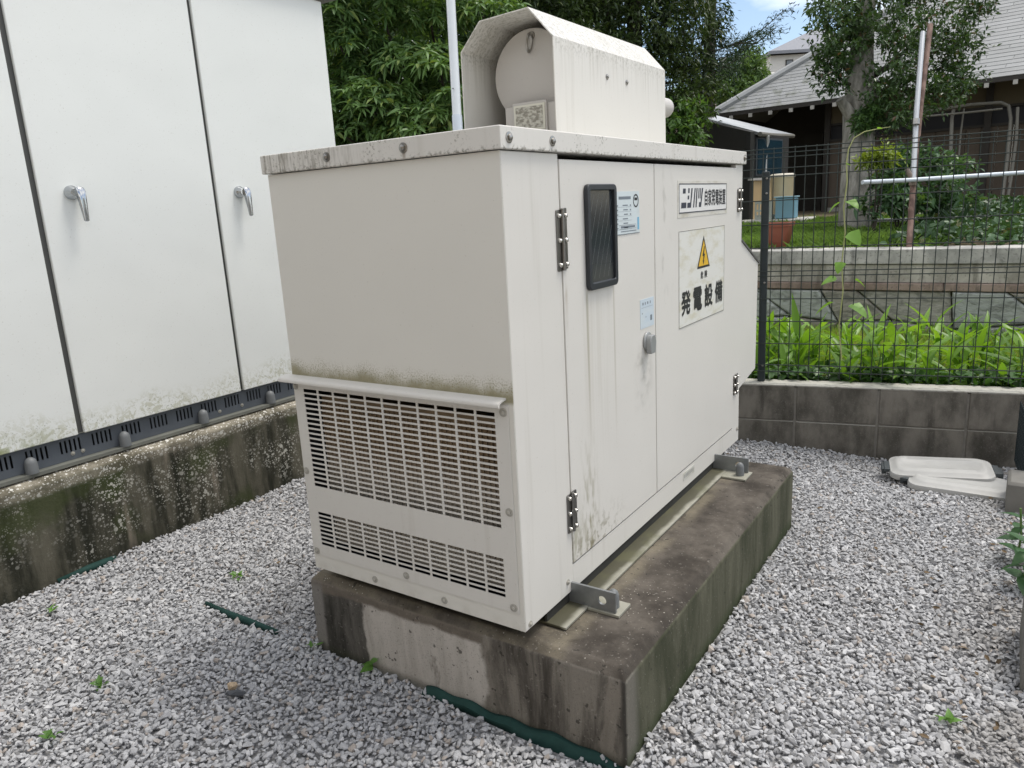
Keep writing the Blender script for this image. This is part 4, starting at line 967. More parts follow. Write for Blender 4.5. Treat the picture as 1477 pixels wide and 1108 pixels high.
# walls
SW = 1.95
hbox(G(), SW, SH, .95, 1.05, .6, 1.02).build('footing', plain('house_footing', (.30, .29, .27), .9, 0, .2, 5), ho)
hbox(G(), SW, SH, .96, 1.04, 2.62, 3.60).build('frieze', M_FRZ, ho)
hbox(G(), SW, SH, .985, 1.04, 2.32, 2.62).build('transom_window', M_VDARK, ho)
s = SW
while s < SH: hbox(G(), s, s+.232, .96+rng.uniform(0, .006), 1.03, 1.02, 2.318).build('wall_board', M_WOOD, ho, bevel=.004); s += .24
hbox(G(), SW, SH, .93, .985, 2.30, 2.345).build('sill_rail', M_TRIM, ho); hbox(G(), SW, SH, .93, .985, 2.60, 2.64).build('head_rail', M_TRIM, ho)
for s in (SW-.06, 4.62, 7.0): hbox(G(), s, s+.11, .90, 1.01, .8, 3.55).build('wall_post', M_TRIM, ho)
G().prism([(-1.2, .6), (SW, .6), (SW, 4.28), (.0, 2.93), (-1.2, 2.93)], lambda u, v, w: hp(u, w, v), 2.6, 2.7).build('porch_wall', plain('porch_wall', (.035, .032, .028), .9, 0, .2, 3), ho)
hbox(G(), .95, 1.35, 2.55, 2.595, .9, 2.6).build('porch_door', M_TRIM, ho); hbox(G(), 1.45, 1.85, 2.55, 2.595, .9, 2.6).build('porch_door', M_TRIM, ho)
hbox(G(), SW, SW+.1, 1.05, 2.7, .6, 3.6).build('porch_return', M_FRZ, ho)
hbox(G(), 1.2, 9.5, .95, 2.7, 3.50, 3.55).build('soffit', M_TRIM, ho)
# pipes and bent rails against the wall
M_PIPE = plain('grey_pipe', (.13, .125, .105), .6, 0, .15, 8)
def hpath(L): return [at(px, py, D) for px, py, D in L]
G().tube(hpath([(1377, 148, 12.9), (1373, 172, 12.8), (1371, 230, 12.7), (1364, 298, 12.5)]), .030, 8).build('downpipe', M_PIPE, ho)
G().tube(hpath([(1392, 146, 12.8), (1386, 190, 12.8), (1381, 250, 12.7), (1376, 272, 12.6)]), .016, 6).build('conduit', M_PIPE, ho)
G().tube(hpath([(1290, 168, 13.3), (1340, 160, 13.0), (1400, 151, 12.7), (1444, 148, 12.4), (1455, 153, 12.35), (1458, 172, 12.3), (1453, 230, 12.2), (1443, 302, 12.0)]), .028, 8).build('bent_rail', M_PIPE, ho)
G().tube(hpath([(1335, 168, 12.9), (1400, 162, 12.6), (1446, 157, 12.3)]), .018, 6).build('bent_rail', M_PIPE, ho)
G().tube(hpath([(1468, 155, 12.2), (1466, 200, 12.2), (1458, 260, 12.1), (1450, 302, 12.0)]), .024, 8).build('downpipe', M_PIPE, ho)
for a_, b_ in ((1387, 1424), (1456, 1490)): hbox(G(), *(sorted(((at(a_, 297, 12.8)-H0).dot(E_), (at(b_, 297, 12.8)-H0).dot(E_)))), .80, .948, .93, 1.06).build('vent_block', plain('white_vent', (.55, .54, .49), .8), ho, bevel=.006)

# annex with a small metal roof, window and cream lower panels
an = thing('house_annex', at(1095, 335, 11.6), 'small dark house annex with metal lean-to roof and cream lower wall', 'annex')
A0 = at(1080, 335, 11.3); A0.z = .8; A1 = at(1134, 330, 12.3); A1.z = .8; AL = at(985, 335, 12.6); AL.z = .8
def quadwall(g, p, q_, z0, z1, th=.08, a=0.0, b=1.0, off=0.0):
    d = (q_-p); nn = Vector((d.y, -d.x, 0)).normalized(); pa, pb = p+d*a, p+d*b
    L = [(pa+nn*off, z0), (pb+nn*off, z0), (pb+nn*(off-th), z0), (pa+nn*(off-th), z0)]
    return g.add([Vector((v.x, v.y, z0)) for v, _ in L] + [Vector((v.x, v.y, z1)) for v, _ in L], [(3,2,1,0),(4,5,6,7),(0,1,5,4),(1,2,6,5),(2,3,7,6),(3,0,4,7)])
M_ANW = plain('annex_wall', (.03, .03, .027), .85, 0, .25, 4)
d_ = A0-AL; n_ = Vector((d_.y, -d_.x, 0)).normalized()*-.08
G().add([Vector((p_.x, p_.y, z_))+o_ for o_ in (Vector((0, 0, 0)), n_) for p_, z_ in ((AL, .6), (A0, .6), (A0, 2.25), (AL, 2.66))], [(0,1,2,3),(7,6,5,4),(0,4,5,1),(1,5,6,2),(2,6,7,3),(3,7,4,0)]).build('wall', M_ANW, an)
quadwall(G(), A0, A1, 1.58, 2.22).build('wall', plain('annex_front', (.022, .022, .021), .85, 0, .2, 4), an)
M_CRM = Mat('cream_panel', .7); M_CRM.col(M_CRM.mix(M_CRM.noise(4, 4), (.50, .38, .21), (.62, .48, .29))); M_CRM = M_CRM.m
for k in range(4): quadwall(G(), A0, A1, .6, 1.555, .08, .02+.245*k, .02+.245*k+.238, .004).build('cream_panel', M_CRM, an, bevel=.004)
quadwall(G(), A0, A1, 1.556, 1.60, .06, .0, 1.0, .03).build('sill', plain('pale_sill', (.45, .44, .42), .7), an)
wn = quadwall(G(), A0, A1, 1.62, 2.18, .03, .12, .80, .02).build('window_frame', plain('window_frame_grey', (.05, .06, .07), .5), an)
quadwall(G(), A0, A1, 1.65, 2.15, .01, .15, .77, .03).build('window_pane', plain('blue_pane', (.012, .035, .052), .15, 0, .2, 3), wn)
M_LEAN = Mat('lean_to_metal', .35, .5); M_LEAN.col(M_LEAN.mix(M_LEAN.noise(6, 5), (.34, .36, .37), (.52, .54, .55))); M_LEAN = M_LEAN.m
c4 = [at(1004, 167, 11.9), at(1029, 165.5, 13.6), at(1144, 193.5, 12.9), at(1096, 191, 11.0)]
g = G(); g.add([p_ for p_ in c4] + [p_ - Vector((0, 0, .045)) for p_ in c4], [(0,1,2),(0,2,3),(6,5,4),(7,6,4),(0,4,5,1),(1,5,6,2),(2,6,7,3),(3,7,4,0)]).build('lean_to_roof', M_LEAN, an, smooth=0)
G().tube([at(1096, 193.5, 10.98), at(1120, 196, 11.9), at(1144, 196.5, 12.85)], .035, 8).build('gutter', M_PIPE, an)
G().tube([at(1107, 196, 11.3), at(1107, 205, 11.35), at(1104, 214, 11.4), at(1103, 262, 11.45)], .03, 8).build('downpipe', plain('white_downpipe', (.45, .46, .46), .5), an)

# things at the porch
p_ = at(1124, 330, 11.0); zb = .93
sp = chamfer_box(p_.x-.55, p_.x+.42, p_.y-.3, p_.y+.5, .75, .985, .02).build('porch_step', plain('step_concrete', (.46, .45, .42), .9, 0, .15, 8), origin=(p_.x, p_.y, .85)); tag(sp, 'pale concrete step below the cream bin at the porch', 'step')
bn = thing('storage_bin', (p_.x-.02, p_.y+.12, .985), 'cream round bin standing behind the blue box at the porch', 'bin')
o3 = Vector((p_.x-.04, p_.y+.25, .986)); G().lathe(o3, (0,0,1), [(0, .14), (.02, .15), (.58, .165), (.59, .17)], 24).build('bin_body', plain('cream_bin', (.60, .50, .33), .5, 0, .08, 6), bn)
G().lathe(o3+Vector((0, 0, .591)), (0,0,1), [(0, .18), (.03, .18), (.05, .15), (.055, .05)], 24).build('bin_lid', plain('pale_bin_lid', (.62, .58, .48), .5), bn)
bx_ = thing('plastic_box', (p_.x+.12, p_.y-.06, .986), 'translucent blue plastic box in front of the cream bin', 'box')
G().box(p_.x-.02, p_.x+.26, p_.y-.2, p_.y+.0, .986, 1.28).build('box_body', plain('blue_plastic', (.20, .38, .48), .4, 0, .1, 6), bx_, bevel=.02); G().box(p_.x-.035, p_.x+.275, p_.y-.215, p_.y+.015, 1.281, 1.30).build('box_rim', plain('blue_rim', (.28, .46, .55), .4), bx_, bevel=.008)
bx_ = thing('wire_crate', (p_.x-.2, p_.y-.1, .986), 'low pale crate left of the blue box on the porch step', 'crate')
g = G(); g.plate([p_.x-.30]+[p_.x-.28+.05*k+e for k in range(4) for e in (0, .03)]+[p_.x-.06], [.986, 1.02, 1.10, 1.13, 1.21, 1.25], lambda i, j: not (i % 2 == 1 and j % 2 == 1), .02, lambda u, v, w: (u, p_.y-.22+w, v)); g.build('crate_side', plain('crate_pale', (.45, .48, .44), .6), bx_)
G().box(p_.x-.30, p_.x-.06, p_.y-.198, p_.y-.02, .986, 1.05).build('crate_tray', plain('crate_pale2', (.40, .43, .40), .6), bx_)
pt = thing('terracotta_pot', (-.80, 5.55, .85), 'square-sided red-brown planter pot just behind the fence post', 'pot')
M_TERR = Mat('red_brown_plastic', .55); M_TERR.col(M_TERR.mix(M_TERR.noise(6, 4), (.19, .055, .030), (.27, .085, .05))); M_TERR = M_TERR.m
g = G(); pc = at(1122, 357, 6.65)
LV = [(.075, 0), (.088, .055), (.090, .058), (.098, .115), (.100, .118), (.108, .19), (.118, .192), (.120, .225), (.108, .226), (.100, .19)]
P = []; F = []
for hw_, z in LV: P += [(pc.x+u, pc.y+v, .86+z) for u, v in rrect(-hw_, hw_, -hw_, hw_, .02, 3)]
n = len(P)//len(LV)
for k in range(len(LV)-1): F += [(k*n+i, k*n+(i+1) % n, (k+1)*n+(i+1) % n, (k+1)*n+i) for i in range(n)]
F += [tuple(range(n)), tuple(range((len(LV)-1)*n, len(LV)*n))]
pt.location = (pc.x, pc.y, .86); g.add(P, F).build('pot_body', M_TERR, pt)

# ---------------------------------------------------------------- poles
M_RUST = Mat('rusty_pipe', .8, .1); M_RUST.col(M_RUST.mix(M_RUST.sm(M_RUST.noise(14, 5, .6, stretch=(1, 1, .4)), .38, .66), (.105, .062, .050), (.25, .165, .135))); M_RUST = M_RUST.m
rp = thing('rusty_pole', at(1311, 357, 5.95), 'tall rusty brown pole leaning beside the grey pipe, above the retaining wall', 'pole')
G().tube([at(1311, 358, 5.95), at(1317, 265, 6.1), at(1328, 150, 6.3), at(1342, 36, 6.5)], .022, 12).build('pole_tube', M_RUST, rp)
g = G().lathe(at(1317, 262, 6.08)-Vector((0, 0, .03)), (0,0,1), [(0, .030), (.06, .030)], 12).cyl(at(1317, 262, 6.06), at(1308, 244, 6.05), .018, 10); g.build('clamp', plain('clamp_rust', (.22, .18, .15), .7, .3), rp)
gp = thing('grey_pipe_upright', at(1318, 262, 6.0), 'galvanised grey pipe strapped upright to the rusty pole', 'pipe')
G().tube([at(1317, 258, 6.05), at(1322, 160, 6.2), at(1331, 47, 6.45)], .021, 12).build('pipe_tube', plain('galv_pipe', (.42, .44, .46), .4, .5, .12, 12), gp)
G().tube([at(1321, 180, 6.15), at(1321.2, 172, 6.15)], .030, 12).build('strap', M_STEEL, gp)
hp_ = tag(G().tube([at(1244, 263, 5.85), at(1310, 260, 6.0), at(1480, 249, 6.0), at(1560, 243, 6.0)], .017, 12).build('horizontal_pipe', plain('pale_blue_pipe', (.50, .55, .60), .4, .2, .08, 12), origin=at(1380, 255, 6)), 'pale blue-grey pipe held level across the rusty pole', 'pipe')
wpole = thing('steel_pole', at(660, 183, 7.0)*1.0, 'white painted steel pole in front of the leafy trees, behind the generator', 'pole'); b_ = at(660, 183, 7.0); t_ = at(650, 0, 7.0)
wpole.location = (b_.x, b_.y, 0)
M_WP = plain('white_pole', (.62, .65, .67), .4, .2, .08, 6); ax_ = (t_-b_)/(t_.z-b_.z); foot = b_-ax_*b_.z
G().cyl(foot, b_+ax_*.10, .048, 20).build('lower_tube', plain('white_pole_lower', (.55, .60, .66), .4, .2, .06, 6), wpole); G().cyl(b_+ax_*.1005, b_+ax_*3.5, .043, 20).build('upper_tube', M_WP, wpole)
G().lathe(at(653.5, 128, 6.95), (.5, -.85, 0), [(0, .006), (.01, .006)], 8).build('bolt', M_DARK, wpole)

# ---------------------------------------------------------------- trees
def tree(name, base, label, trunk_pts, r0, barkm, group='trees behind the yard'):
    t = thing(name, base, label, 'tree', group); g = trunk_tube(G(), trunk_pts, r0, r0*.45); g.build('trunk', barkm, t); return t
def lob(px, py, D, r): c = at(px, py, D); return ((c.x, c.y, c.z), r)
def limbs(t, start, lobes, r, m, n=5):
    for (c, rr) in lobes[:n]:
        a_ = Vector(start); b_ = Vector(c); md = (a_+b_)/2 + Vector((rng.normal(0, .15), rng.normal(0, .15), -.15)); trunk_tube(G(), [a_, (a_+md)/2, md, (md+b_)/2, b_], r, r*.25, 8).build('limb', m, t)

# bright broadleaf tree between cubicle and pole
M_L1 = leaf('long_leaf_bright', (.042, .098, .030), (.125, .220, .068), (.22, .30, .09), .30, .45, .4)
t = tree('broadleaf_tree', (-5.6, 6.6, 0), 'broadleaf tree with bright long drooping leaves beside the white cubicle', [(-5.6, 6.6, 0), (-5.55, 6.7, .8), (-5.6, 6.8, 1.7), (-5.7, 6.9, 2.6)], .13, M_BARKD)
L1 = []
for (px, py) in ((480, 60), (560, 25), (625, 40), (690, 20), (500, 110), (575, 100), (640, 105), (470, 150), (530, 150), (600, 150), (660, 155), (490, 195), (550, 200), (615, 195), (680, 200), (510, 240), (580, 245), (650, 240), (520, -10), (600, -30), (470, 20), (545, 290), (620, 290)):
    r_ = rng.uniform(.34, .50); L1.append(lob(px+rng.uniform(-12, 12), py+rng.uniform(-8, 8), rng.uniform(7.9, 8.9), (r_*1.15, r_, r_*.62)))
limbs(t, (-5.6, 6.8, 1.6), L1, .05, M_BARKD, 14)
c_, n_2 = crown_points(L1, 2100, .30, -.25)
def rosettes(c, nrm, k, tilt):
    n = len(c); ax = nrm + np.array([0, 0, .9]); ax /= np.linalg.norm(ax, axis=1, keepdims=True); e1 = np.cross(ax, unit(n)); e1 /= np.linalg.norm(e1, axis=1, keepdims=True); e2 = np.cross(ax, e1)
    th = (np.arange(k)*2.399)[None, :, None] + rng.uniform(0, 6.28, (n, 1, 1)); el = np.linspace(-.25, tilt, k)[None, :, None] + rng.normal(0, .12, (n, k, 1))
    d = (e1[:, None]*np.cos(th) + e2[:, None]*np.sin(th)) + ax[:, None]*el
    return (np.repeat(c, k, 0) + rng.normal(0, .012, (n*k, 3))), d.reshape(-1, 3)
b, d = rosettes(c_, n_2, 11, .8); leaf_cloud('crown', M_L1, t, b, d, .128, .036, .62)
# dark trees filling the back
M_L2 = leaf('dark_leaf', (.014, .036, .012), (.040, .082, .024), (.075, .13, .035), .25, .42, .45)
t = tree('evergreen_tree', (-5.4, 9.4, 0), 'dark evergreen tree rising behind the white steel pole', [(-5.4, 9.4, 0), (-5.4, 9.4, 1.5), (-5.5, 9.5, 3.2), (-5.5, 9.5, 5)], .2, M_BARKD)
L2 = [lob(540, 60, 10.8, (1.6, .9, 1.1)), lob(660, 60, 10.8, (1.3, .9, 1.2)), lob(600, -100, 11, (2.2, 1.2, 1.3)), lob(500, 180, 10.6, (1.6, .9, 1.3)), lob(660, 200, 10.6, (1.6, .9, 1.2)), lob(760, -60, 11, (1.6, 1, 1.3))]
limbs(t, (-5.5, 9.5, 2.6), L2, .09, M_BARKD); c_, n_2 = crown_points(L2, 3800, .5); b, d = twigs(c_, n_2, 8, .06, -.05, .7); leaf_cloud('crown', M_L2, t, b, d, .12, .042, .4, True)
M_L3 = leaf('olive_dark_leaf', (.016, .036, .012), (.048, .080, .022), (.09, .13, .035), .25, .45, .4)
t = tree('evergreen_tree', (-3.9, 9.6, 0), 'dark dense evergreen tree directly behind the silencer hood', [(-3.9, 9.6, 0), (-3.9, 9.6, 1.5), (-4.0, 9.6, 3.2), (-4.0, 9.6, 5)], .2, M_BARKD)
L3 = [lob(800, 60, 10.2, (1.2, .9, 1.0)), lob(900, 40, 10.4, (1.1, .9, .9)), lob(760, 0, 10.0, (.9, .8, .6)), lob(850, -60, 10.6, (1.7, 1.1, 1.0)), lob(960, 130, 10.6, (.75, .7, .7)), lob(720, 120, 10.4, (.8, .8, 1.0)), lob(880, 170, 10.6, (1.3, .8, .8)), lob(985, 30, 10.8, (.6, .7, .8)), lob(960, 195, 10.3, (.55, .6, .45))]
limbs(t, (-4.0, 9.6, 2.4), L3, .09, M_BARKD); c_, n_2 = crown_points(L3, 4300, .5); b, d = twigs(c_, n_2, 9, .055, -.05, .7); leaf_cloud('crown', M_L3, t, b, d, .095, .032, .35, True)
# feathery dark conifer whose sprays reach over the sky gap
M_L4 = leaf('needle_dark', (.010, .026, .014), (.028, .058, .026), (.05, .085, .035), .2, .5, .35)
t = tree('conifer_tree', (-3.6, 11.6, 0), 'dark feathery conifer with sprays hanging in front of the sky gap', [(-3.6, 11.6, 0), (-3.6, 11.6, 2), (-3.55, 11.6, 4), (-3.5, 11.6, 6)], .16, M_BARKD)
sprays = [((950, 70), (1100, 55)), ((955, 100), (1090, 62)), ((960, 120), (1065, 85)), ((960, 140), (1050, 110)), ((950, 20), (1040, -15)), ((960, 90), (1040, 95)), ((1040, 70), (1135, 12)), ((1060, 62), (1120, 40)), ((960, 150), (1030, 125)), ((985, 60), (1062, 100)), ((950, 0), (1050, 20)), ((1000, 95), (1075, 78)), ((990, 10), (1048, 60)), ((960, 75), (1020, 118))]
cc = []; nn_ = []
for (a_, b_) in sprays:
    A_ = np.array(at(*a_, 11.4+rng.uniform(-.5, .5))); B_ = np.array(at(*b_, 11.2+rng.uniform(-.6, .6))); m_ = 34
    tt = rng.uniform(0, 1, m_)[:, None]; P_ = A_+(B_-A_)*tt; P_[:, 2] -= (.12*np.sin(np.pi*tt[:, 0])); P_ += rng.normal(0, 1, (m_, 3))*np.array([.11, .11, .09])*(1.15-.6*tt); cc.append(P_); nn_.append(np.repeat(((B_-A_)/np.linalg.norm(B_-A_))[None], m_, 0))
    mid = Vector((A_+B_)/2)-Vector((0, 0, .12)); trunk_tube(G(), [Vector(A_), mid, Vector(B_)], .02, .004, 6).build('limb', M_BARKD, t)
L4 = [lob(940, -20, 11.8, (1.0, .8, .9)), lob(975, -60, 11.8, (.9, .8, .4)), lob(960, 90, 11.9, (.45, .6, .75)), lob(990, 120, 11.8, (.35, .5, .35))]
c_, n_2 = crown_points(L4, 900, .6); c_ = np.concatenate([c_]+cc); n_2 = np.concatenate([n_2]+nn_)
b, d = twigs(c_, n_2, 13, .045, -.02, .8); leaf_cloud('crown', M_L4, t, b, d, .085, .016, .2, True)
# dark far-off wood closing the gaps between the trees
n = 16000; bx = rng.uniform(-26, -5.9, n); b = np.stack([bx, 13.2+.10*bx+rng.uniform(0, 1.4, n), .8+rng.uniform(0, 1, n)*(6.5+1.2*np.sin(bx*1.3)+.7*np.sin(bx*3.1))], 1); dr = unit(n)+np.array([0, -.5, -.2])
tag(leaf_cloud('wood', leaf('wood_leaf', (.012, .030, .012), (.030, .062, .022), None, .15, .5, .3), None, b, dr, .42, .20, .35, True), 'dark far-off wood behind the garden trees', 'wood', kind='stuff')
# small pale tree far off and light bush by the exhaust pipe
M_L5 = leaf('far_leaf', (.06, .115, .04), (.13, .215, .08), None, .35, .5, .3)
t = tree('small_tree', at(1068, 165, 26)*1.0, 'small light green tree far behind the utility pole', [at(1068, 190, 26), at(1068, 150, 26), at(1066, 110, 26)], .15, M_BARKD)
L5 = [lob(1070, 112, 26, (.9, .8, .8)), lob(1050, 135, 26, (.8, .8, .6)), lob(1085, 128, 26.3, (.6, .8, .7)), lob(1082, 95, 26, (.5, .6, .5)), lob(1030, 150, 26, (.8, .8, .5)), lob(1010, 145, 27, (1.2, .8, .7)), lob(985, 160, 27, (1.2, .8, .7))]
c_, n_2 = crown_points(L5, 900, .5); b, d = twigs(c_, n_2, 10, .09, 0, .6); leaf_cloud('crown', M_L5, t, b, d, .17, .08, .3, True)
M_L6 = leaf('bush_leaf', (.045, .10, .03), (.10, .19, .05), None, .35, .45, .4)
t = thing('bush', at(985, 240, 10.0), 'loose light green bush beside the exhaust pipe end', 'bush'); t.location.z = .85
L6 = [lob(985, 190, 9.9, (.28, .3, .28)), lob(1000, 165, 10.0, (.22, .3, .2)), lob(975, 170, 10.0, (.25, .3, .2)), lob(980, 225, 9.9, (.35, .3, .35))]
c_, n_2 = crown_points(L6, 150, .6); b, d = twigs(c_, n_2, 9, .04, .1, .7); leaf_cloud('foliage', M_L6, t, b, d, .10, .04, .4)
trunk_tube(G(), [t.location, at(985, 200, 9.95)], .02, .008, 6).build('stem', M_BARKD, t)

# grey-barked tree in front of the house
tb = at(1237, 328, 8.5); tb.z = .83
t = thing('grey_barked_tree', tb, 'grey-barked tree with pruned limb stubs in front of the old house', 'tree')
P5 = [tb-Vector((0, 0, .1)), at(1236, 300, 8.5), at(1237, 250, 8.5), at(1238, 200, 8.5), at(1238, 160, 8.5), at(1240, 120, 8.5), at(1243, 70, 8.55), at(1250, 0, 8.6), at(1255, -80, 8.7)]
G().tube(P5, .18, 16, [.22, .195, .178, .170, .165, .15, .125, .10, .07]).build('trunk', M_BARK, t)
for (a_, b_, r_) in (((1232, 175, 8.45), (1212, 143, 8.35), .075), ((1246, 172, 8.42), (1258, 138, 8.35), .06)):
    trunk_tube(G(), [at(*a_), (at(*a_)+at(*b_))/2, at(*b_)], r_, r_*.75, 10).build('limb_stub', M_BARK, t)
for (b_, r_) in (((1190, 50, 8.4), .05), ((1320, 60, 8.6), .055), ((1300, 120, 8.3), .035), ((1380, 90, 8.6), .03), ((1200, 100, 8.3), .03)):
    s_ = at(1240, 110+.15*b_[1], 8.5); e = at(*b_); trunk_tube(G(), [s_, (s_+e)/2+Vector((0, 0, -.06)), e], r_, r_*.3, 8).build('limb', M_BARKD, t)
M_L7 = leaf('small_dark_leaf', (.020, .050, .018), (.060, .110, .038), (.12, .075, .04), .28, .36, .5, amt=.02)
L7 = [lob(1206, 60, 8.3, (.34, .34, .36)), lob(1196, 112, 8.2, (.20, .25, .22)), lob(1212, 20, 8.4, (.30, .35, .3)), lob(1240, 40, 8.3, (.4, .35, .35)), lob(1210, 95, 8.2, (.18, .2, .2)), lob(1290, 60, 8.2, (.42, .38, .42)), lob(1310, 110, 8.2, (.36, .34, .32)), lob(1270, 130, 8.2, (.28, .28, .26)), lob(1345, 60, 8.5, (.36, .34, .4)), lob(1370, 100, 8.5, (.30, .3, .28)), lob(1345, 140, 8.3, (.32, .3, .20)), lob(1390, 60, 8.6, (.26, .3, .26)), lob(1300, 165, 8.2, (.26, .28, .16)), lob(1330, -10, 8.5, (.5, .4, .4)), lob(1260, -30, 8.5, (.5, .5, .45)), lob(1405, 10, 8.7, (.28, .3, .3)), lob(1280, 180, 8.25, (.16, .18, .12)), lob(1365, 125, 8.4, (.30, .3, .20)), lob(1395, 120, 8.5, (.18, .2, .12)), lob(1210, 125, 8.2, (.10, .12, .12)), lob(1192, 85, 8.2, (.14, .2, .14)), lob(1185, 8, 8.4, (.2, .2, .2))]
c_, n_2 = crown_points(L7, 1450, .8, -.9); b, d = twigs(c_, n_2, 9, .030, -.05, .5); leaf_cloud('crown', M_L7, t, b, d, .066, .029, .3, True)
L8 = [lob(1250, 170, 8.25, (.13, .12, .13)), lob(1243, 180, 8.25, (.10, .1, .09)), lob(1262, 160, 8.25, (.10, .1, .1))]
c_, n_2 = crown_points(L8, 90, .8, -.9); b, d = twigs(c_, n_2, 9, .02, .2, .8); leaf_cloud('sprout', leaf('sprout_leaf', (.04, .09, .03), (.09, .17, .05), None, .3), t, b, d, .07, .025, .3)

# shrubs before the house wall
M_L9 = leaf('shrub_leaf', (.022, .06, .028), (.065, .13, .06), (.10, .18, .05), .3, .45, .4)
for (nm, lab, LL, per, sz, mt) in (
    ('shrub', 'bushy green shrub growing around the foot of the rusty pole', [lob(1300, 255, 7.6, (.30, .25, .26)), lob(1330, 240, 7.7, (.26, .22, .20)), lob(1285, 290, 7.4, (.32, .25, .16)), lob(1340, 280, 7.6, (.34, .25, .18)), lob(1375, 245, 7.8, (.18, .2, .14)), lob(1370, 290, 7.7, (.24, .2, .10)), lob(1310, 225, 7.8, (.18, .2, .10))], 250, .105, M_L9),
    ('shrub', 'small shrub with yellow-green top beside the grey tree trunk', [lob(1266, 228, 7.3, (.16, .12, .055)), lob(1278, 224, 7.3, (.08, .1, .05)), lob(1252, 233, 7.3, (.07, .1, .04))], 80, .07, leaf('yellow_green_leaf', (.14, .20, .03), (.24, .32, .05), None, .4))):
    c0 = Vector(LL[0][0]); t = thing(nm, (c0.x, c0.y, .86), lab, 'shrub', None); c_, n_2 = crown_points(LL, per, .8, -.8); b, d = twigs(c_, n_2, 9, .035, .1, .5); leaf_cloud('foliage', mt, t, b, d, sz, sz*.36, .35)
    g = G()
    for k, (c, r) in enumerate(LL[:5]): trunk_tube(g, [Vector((c0.x, c0.y, .84)), (Vector((c0.x, c0.y, .9))+Vector(c))/2, Vector(c)], .012, .005, 6)
    g.build('stems', M_BARKD, t)
# ground cover and grass on the upper ground
n = 9000; b = np.stack([rng.uniform(.05, 3.5, n), rng.uniform(5.42, 11.0, n), np.zeros(n)], 1); hgt = .10*np.clip(.4+np.sin(3*b[:, 0])*np.cos(2.1*b[:, 1]), 0, 1)+.05 + .05*np.clip(b[:, 1]-6, 0, 3)
b[:, 2] = .835+.012*(b[:, 1]-5.3) + hgt*rng.uniform(0, 1, n); dr = unit(n)+np.array([0, -.2, .5])
tag(leaf_cloud('ivy_cover', leaf('ivy_leaf', (.018, .048, .020), (.055, .115, .045), (.14, .15, .06), .22, .45, .4, amt=.015), None, b, dr, .075, .05, .3), 'dark leafy ground cover above the retaining wall at the right', 'ground cover', kind='stuff')
n = 15000; b = np.stack([rng.uniform(-3.5, .45, n), rng.uniform(5.42, 11, n), np.zeros(n)], 1); b[:, 2] = .835+.012*(b[:, 1]-5.3); dr = unit(n)*np.array([.8, .8, .2])+np.array([0, 0, .8])
tag(leaf_cloud('lawn', leaf('lawn_grass', (.075, .15, .03), (.17, .28, .075), None, .4, .5, .3), None, b, dr, .17, .012, .55, True), 'short sunlit grass on the bank behind the coping', 'grass', kind='stuff')
pk = at(1320, 311, 8.6); tag(G().obox((pk.x, pk.y, .965), E_, N_, (0,0,1), .55, .09, .018).build('plank', plain('pale_plank', (.36, .36, .34), .7, 0, .15, 6), bevel=.004, origin=(pk.x, pk.y, .95)), 'pale plank lying low behind the rusty pole', 'plank')

# ---------------------------------------------------------------- far buildings
fh = thing('far_house', at(1130, 130, 40), 'distant white two-storey house with grey roof, seen over the slate roof', 'house'); fb = at(1110, 140, 40)
u_ = RT.copy(); u_.z = 0; u_.normalize(); v_ = Vector((-u_.y, u_.x, 0))
def fbox(g, o, a0, a1, b0, b1, z0, z1): return g.add([Vector((o.x, o.y, 0)) + u_*a + v_*b + Vector((0, 0, z)) for z in (z0, z1) for a, b in ((a0, b0), (a1, b0), (a1, b1), (a0, b1))], [(3,2,1,0),(4,5,6,7),(0,1,5,4),(1,2,6,5),(2,3,7,6),(3,0,4,7)])
fh.location = (fb.x, fb.y, 0)
M_FW = plain('far_white', (.62, .61, .59), .8, 0, .08, 1)
fbox(G(), fb, 0, 5, 0, 5, 0, 8.55).build('wall', M_FW, fh)
o_ = Vector((fb.x, fb.y, 0)); G().add([o_+u_*a+v_*b+Vector((0, 0, z)) for a, b, z in ((-.2, -.4, 8.56), (5.3, -.4, 8.56), (5.3, 5.4, 8.56), (-.2, 5.4, 8.56), (-.2, -.4, 8.72), (3.4, 2.4, 10.3), (5.3, -.4, 8.72), (5.3, 5.4, 8.72), (-.2, 5.4, 8.72))], [(4,6,5),(6,7,5),(7,8,5),(8,4,5),(0,1,6,4),(1,2,7,6),(2,3,8,7),(3,0,4,8)]).build('roof', plain('far_roof', (.22, .23, .26), .7), fh, smooth=0)
for a in (.8, 1.5): fw_ = fbox(G(), fb, a, a+.4, -.04, -.005, 7.5, 8.3).build('window', M_TRIM, fh); fbox(G(), fb, a+.05, a+.35, -.06, -.042, 7.55, 8.25).build('pane', plain('far_glass', (.15, .17, .19), .2), fw_)
fbox(G(), fb, 1.7, 2.8, -.9, -.05, 7.75, 7.9).build('balcony_roof', M_FW, fh)
tk = at(1103, 112, 37); tk_ = thing('water_tank', (tk.x, tk.y, 0), 'distant white round tank left of the white house', 'tank'); G().lathe((tk.x, tk.y, 5.4), (0,0,1), [(0, .62), (1.7, .62), (1.8, .55)], 20).build('tank_shell', M_FW, tk_); G().cyl((tk.x, tk.y, 0), (tk.x, tk.y, 5.39), .5, 16).build('tank_base', M_FW, tk_); G().lathe((tk.x, tk.y, 6.75), (0,0,1), [(0, .66), (.06, .66)], 20).build('tank_band', plain('tank_band', (.3, .3, .3), .6), tk_)
ph = at(1000, 160, 24); phs = thing('pink_roofed_house', (ph.x, ph.y, 0), 'distant low house with dusty pink roof behind the annex', 'house')
fbox(G(), ph, -2.5, .68, 0, 4, 0, 3.85).build('wall', plain('pink_wall', (.30, .24, .21), .8), phs)
